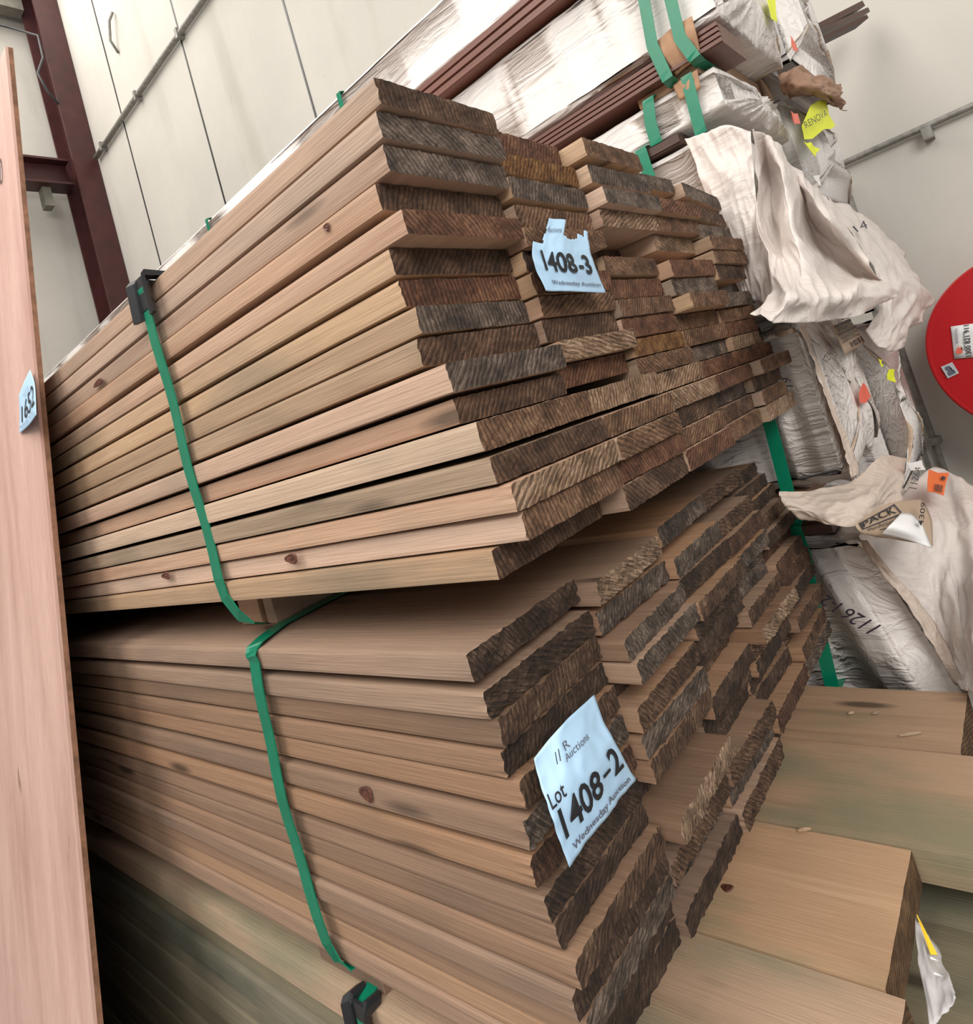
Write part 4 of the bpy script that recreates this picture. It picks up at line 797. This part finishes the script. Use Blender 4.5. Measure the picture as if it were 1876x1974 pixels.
# ---------------------------------------------------------------- plywood sheet at the left
PY = 3.27
def plane_x(z): return .957+.1235*(z-1.17)
ply = empty('plywood_sheet', W((plane_x(-H), 4, -H)), 'pink faced plywood sheet leaning on the packs at the left edge', 'plywood sheet')
def sheet(name, zt, y0, y1, dx0, dx1, m, bev=0):
    v = []
    for z in (-H, zt):
        for y in (y0, y1):
            for dx in (dx0, dx1): v.append(W((plane_x(z)+dx-.0*y, y+(zt-z)*.0, z)))
    f = [(0, 1, 3, 2), (4, 6, 7, 5), (0, 4, 5, 1), (2, 3, 7, 6), (0, 2, 6, 4), (1, 5, 7, 3)]
    return mk(name, v, f, m, ply)
ZT = 2.43
sheet('face_veneer', ZT, PY, 9.9, -.012, 0.0, PLY)
sheet('ply_core', ZT, PY+.0, 9.9, 0.0, .020, PLYEDGE)
def onply(z, y, off=-.02): return (plane_x(z)+off, y, z)
lq = Patch([[(0.886,3.529,0.755), (0.879,3.359,0.784), (0.882,3.262,0.807)], [(0.874,3.540,0.664), (0.845,3.253,0.668), (0.838,3.089,0.696)], [(0.865,3.577,0.583), (0.821,3.236,0.556), (0.779,2.940,0.542)]])
t1 = tag(lq.mesh('auction_ticket', BLUEP, 20, 20, thick=.0003), 'pale blue auction ticket printed 1652 on the pink plywood', 'ticket')
text_patch('printed_number', '1652', lq, .16, .40, .93, .80, INK, t1, .0, off=.003)
text_patch('printed_line', 'Wednesday Auction', lq, .10, .87, .90, .94, GINK, t1, .01, off=.006)
text_patch('printed_logo', 'Auctions', lq, .35, .26, .70, .32, GINK, t1, off=.006)
e = Patch([[onply(1.98, 3.85, -.016), onply(1.98, 3.50, -.016)], [onply(1.84, 3.85, -.016), onply(1.84, 3.50, -.016)]])
text_patch('pencil_note', '2400', e, 0, 0, 1, 1, GINK, ply, off=.004)

# ---------------------------------------------------------------- small things on the pine boards
pq = Patch([[(1.624,0.580,-1.399), (1.607,0.560,-1.416), (1.592,0.540,-1.443)], [(1.503,0.560,-1.402), (1.484,0.530,-1.398), (1.488,0.500,-1.397)], [(1.375,0.530,-1.416), (1.405,0.510,-1.409), (1.428,0.480,-1.382)]], wr=.01, seed=2, fx=2, fy=2)
tag(pq.mesh('paper_tag', plain('grey_paper', (.52, .50, .50), .6), 16, 16, thick=.0003), 'crumpled pale grey paper tag stapled at the ends of the pine boards', 'tag')
scrap('yellow_ticket', ((1.585,0.565,-1.358), (1.593,0.565,-1.374), (1.551,0.535,-1.413), (1.541,0.545,-1.406)), YEL2, 'thin yellow ticket edge behind the grey paper tag', 'tag', 15, shape=[(0, 0), (1, 0), (1, 1), (0, 1)])
for k, (a, b) in enumerate((((1.499,0.530,-1.374), (1.517,0.520,-1.394)), ((1.460,0.520,-1.371), (1.472,0.510,-1.384)))):
    tag(tube('staple', [a, b], .0007, WHITEP, None, 6), 'bright wire staple in the grey paper tag, %s' % ('upper', 'lower')[k], 'staple', 'staples in the paper tag')
def chip(px, l, label, seed):
    p = Vector(px); rg = random.Random(seed); v = []
    for s in (-1, 0, 1):
        for a in range(5):
            an = a*1.2566; v.append(W((p[0]+l*.5*s*.5, p[1]-l*.5*s, -1.597+.006+.006*math.sin(an)*(1 if s == 0 else .5)))+Vector((.002*math.cos(an), 0, 0)))
    f = [(i*5+k, i*5+(k+1) % 5, i*5+5+(k+1) % 5, i*5+5+k) for i in range(2) for k in range(5)]+[(4, 3, 2, 1, 0), (10, 11, 12, 13, 14)]
    tag(mk('wood_chip', v, f, SIDES[0]), label, 'wood chip', 'wood chips on the pine boards')
chip((2.715,0.767,-1.600), .07, 'thin pale wood chip lying on the farther pine board', 1)
chip((2.834,0.997,-1.600), .02, 'white speck of wood on the pine board next to the wrapped pack', 2)
chip((2.102,1.007,-1.600), .035, 'small curled wood shavings near the seam of the pine boards', 3)
chip((2.847,0.907,-1.600), .02, 'dark crumb of bark on the farthest pine board', 4)
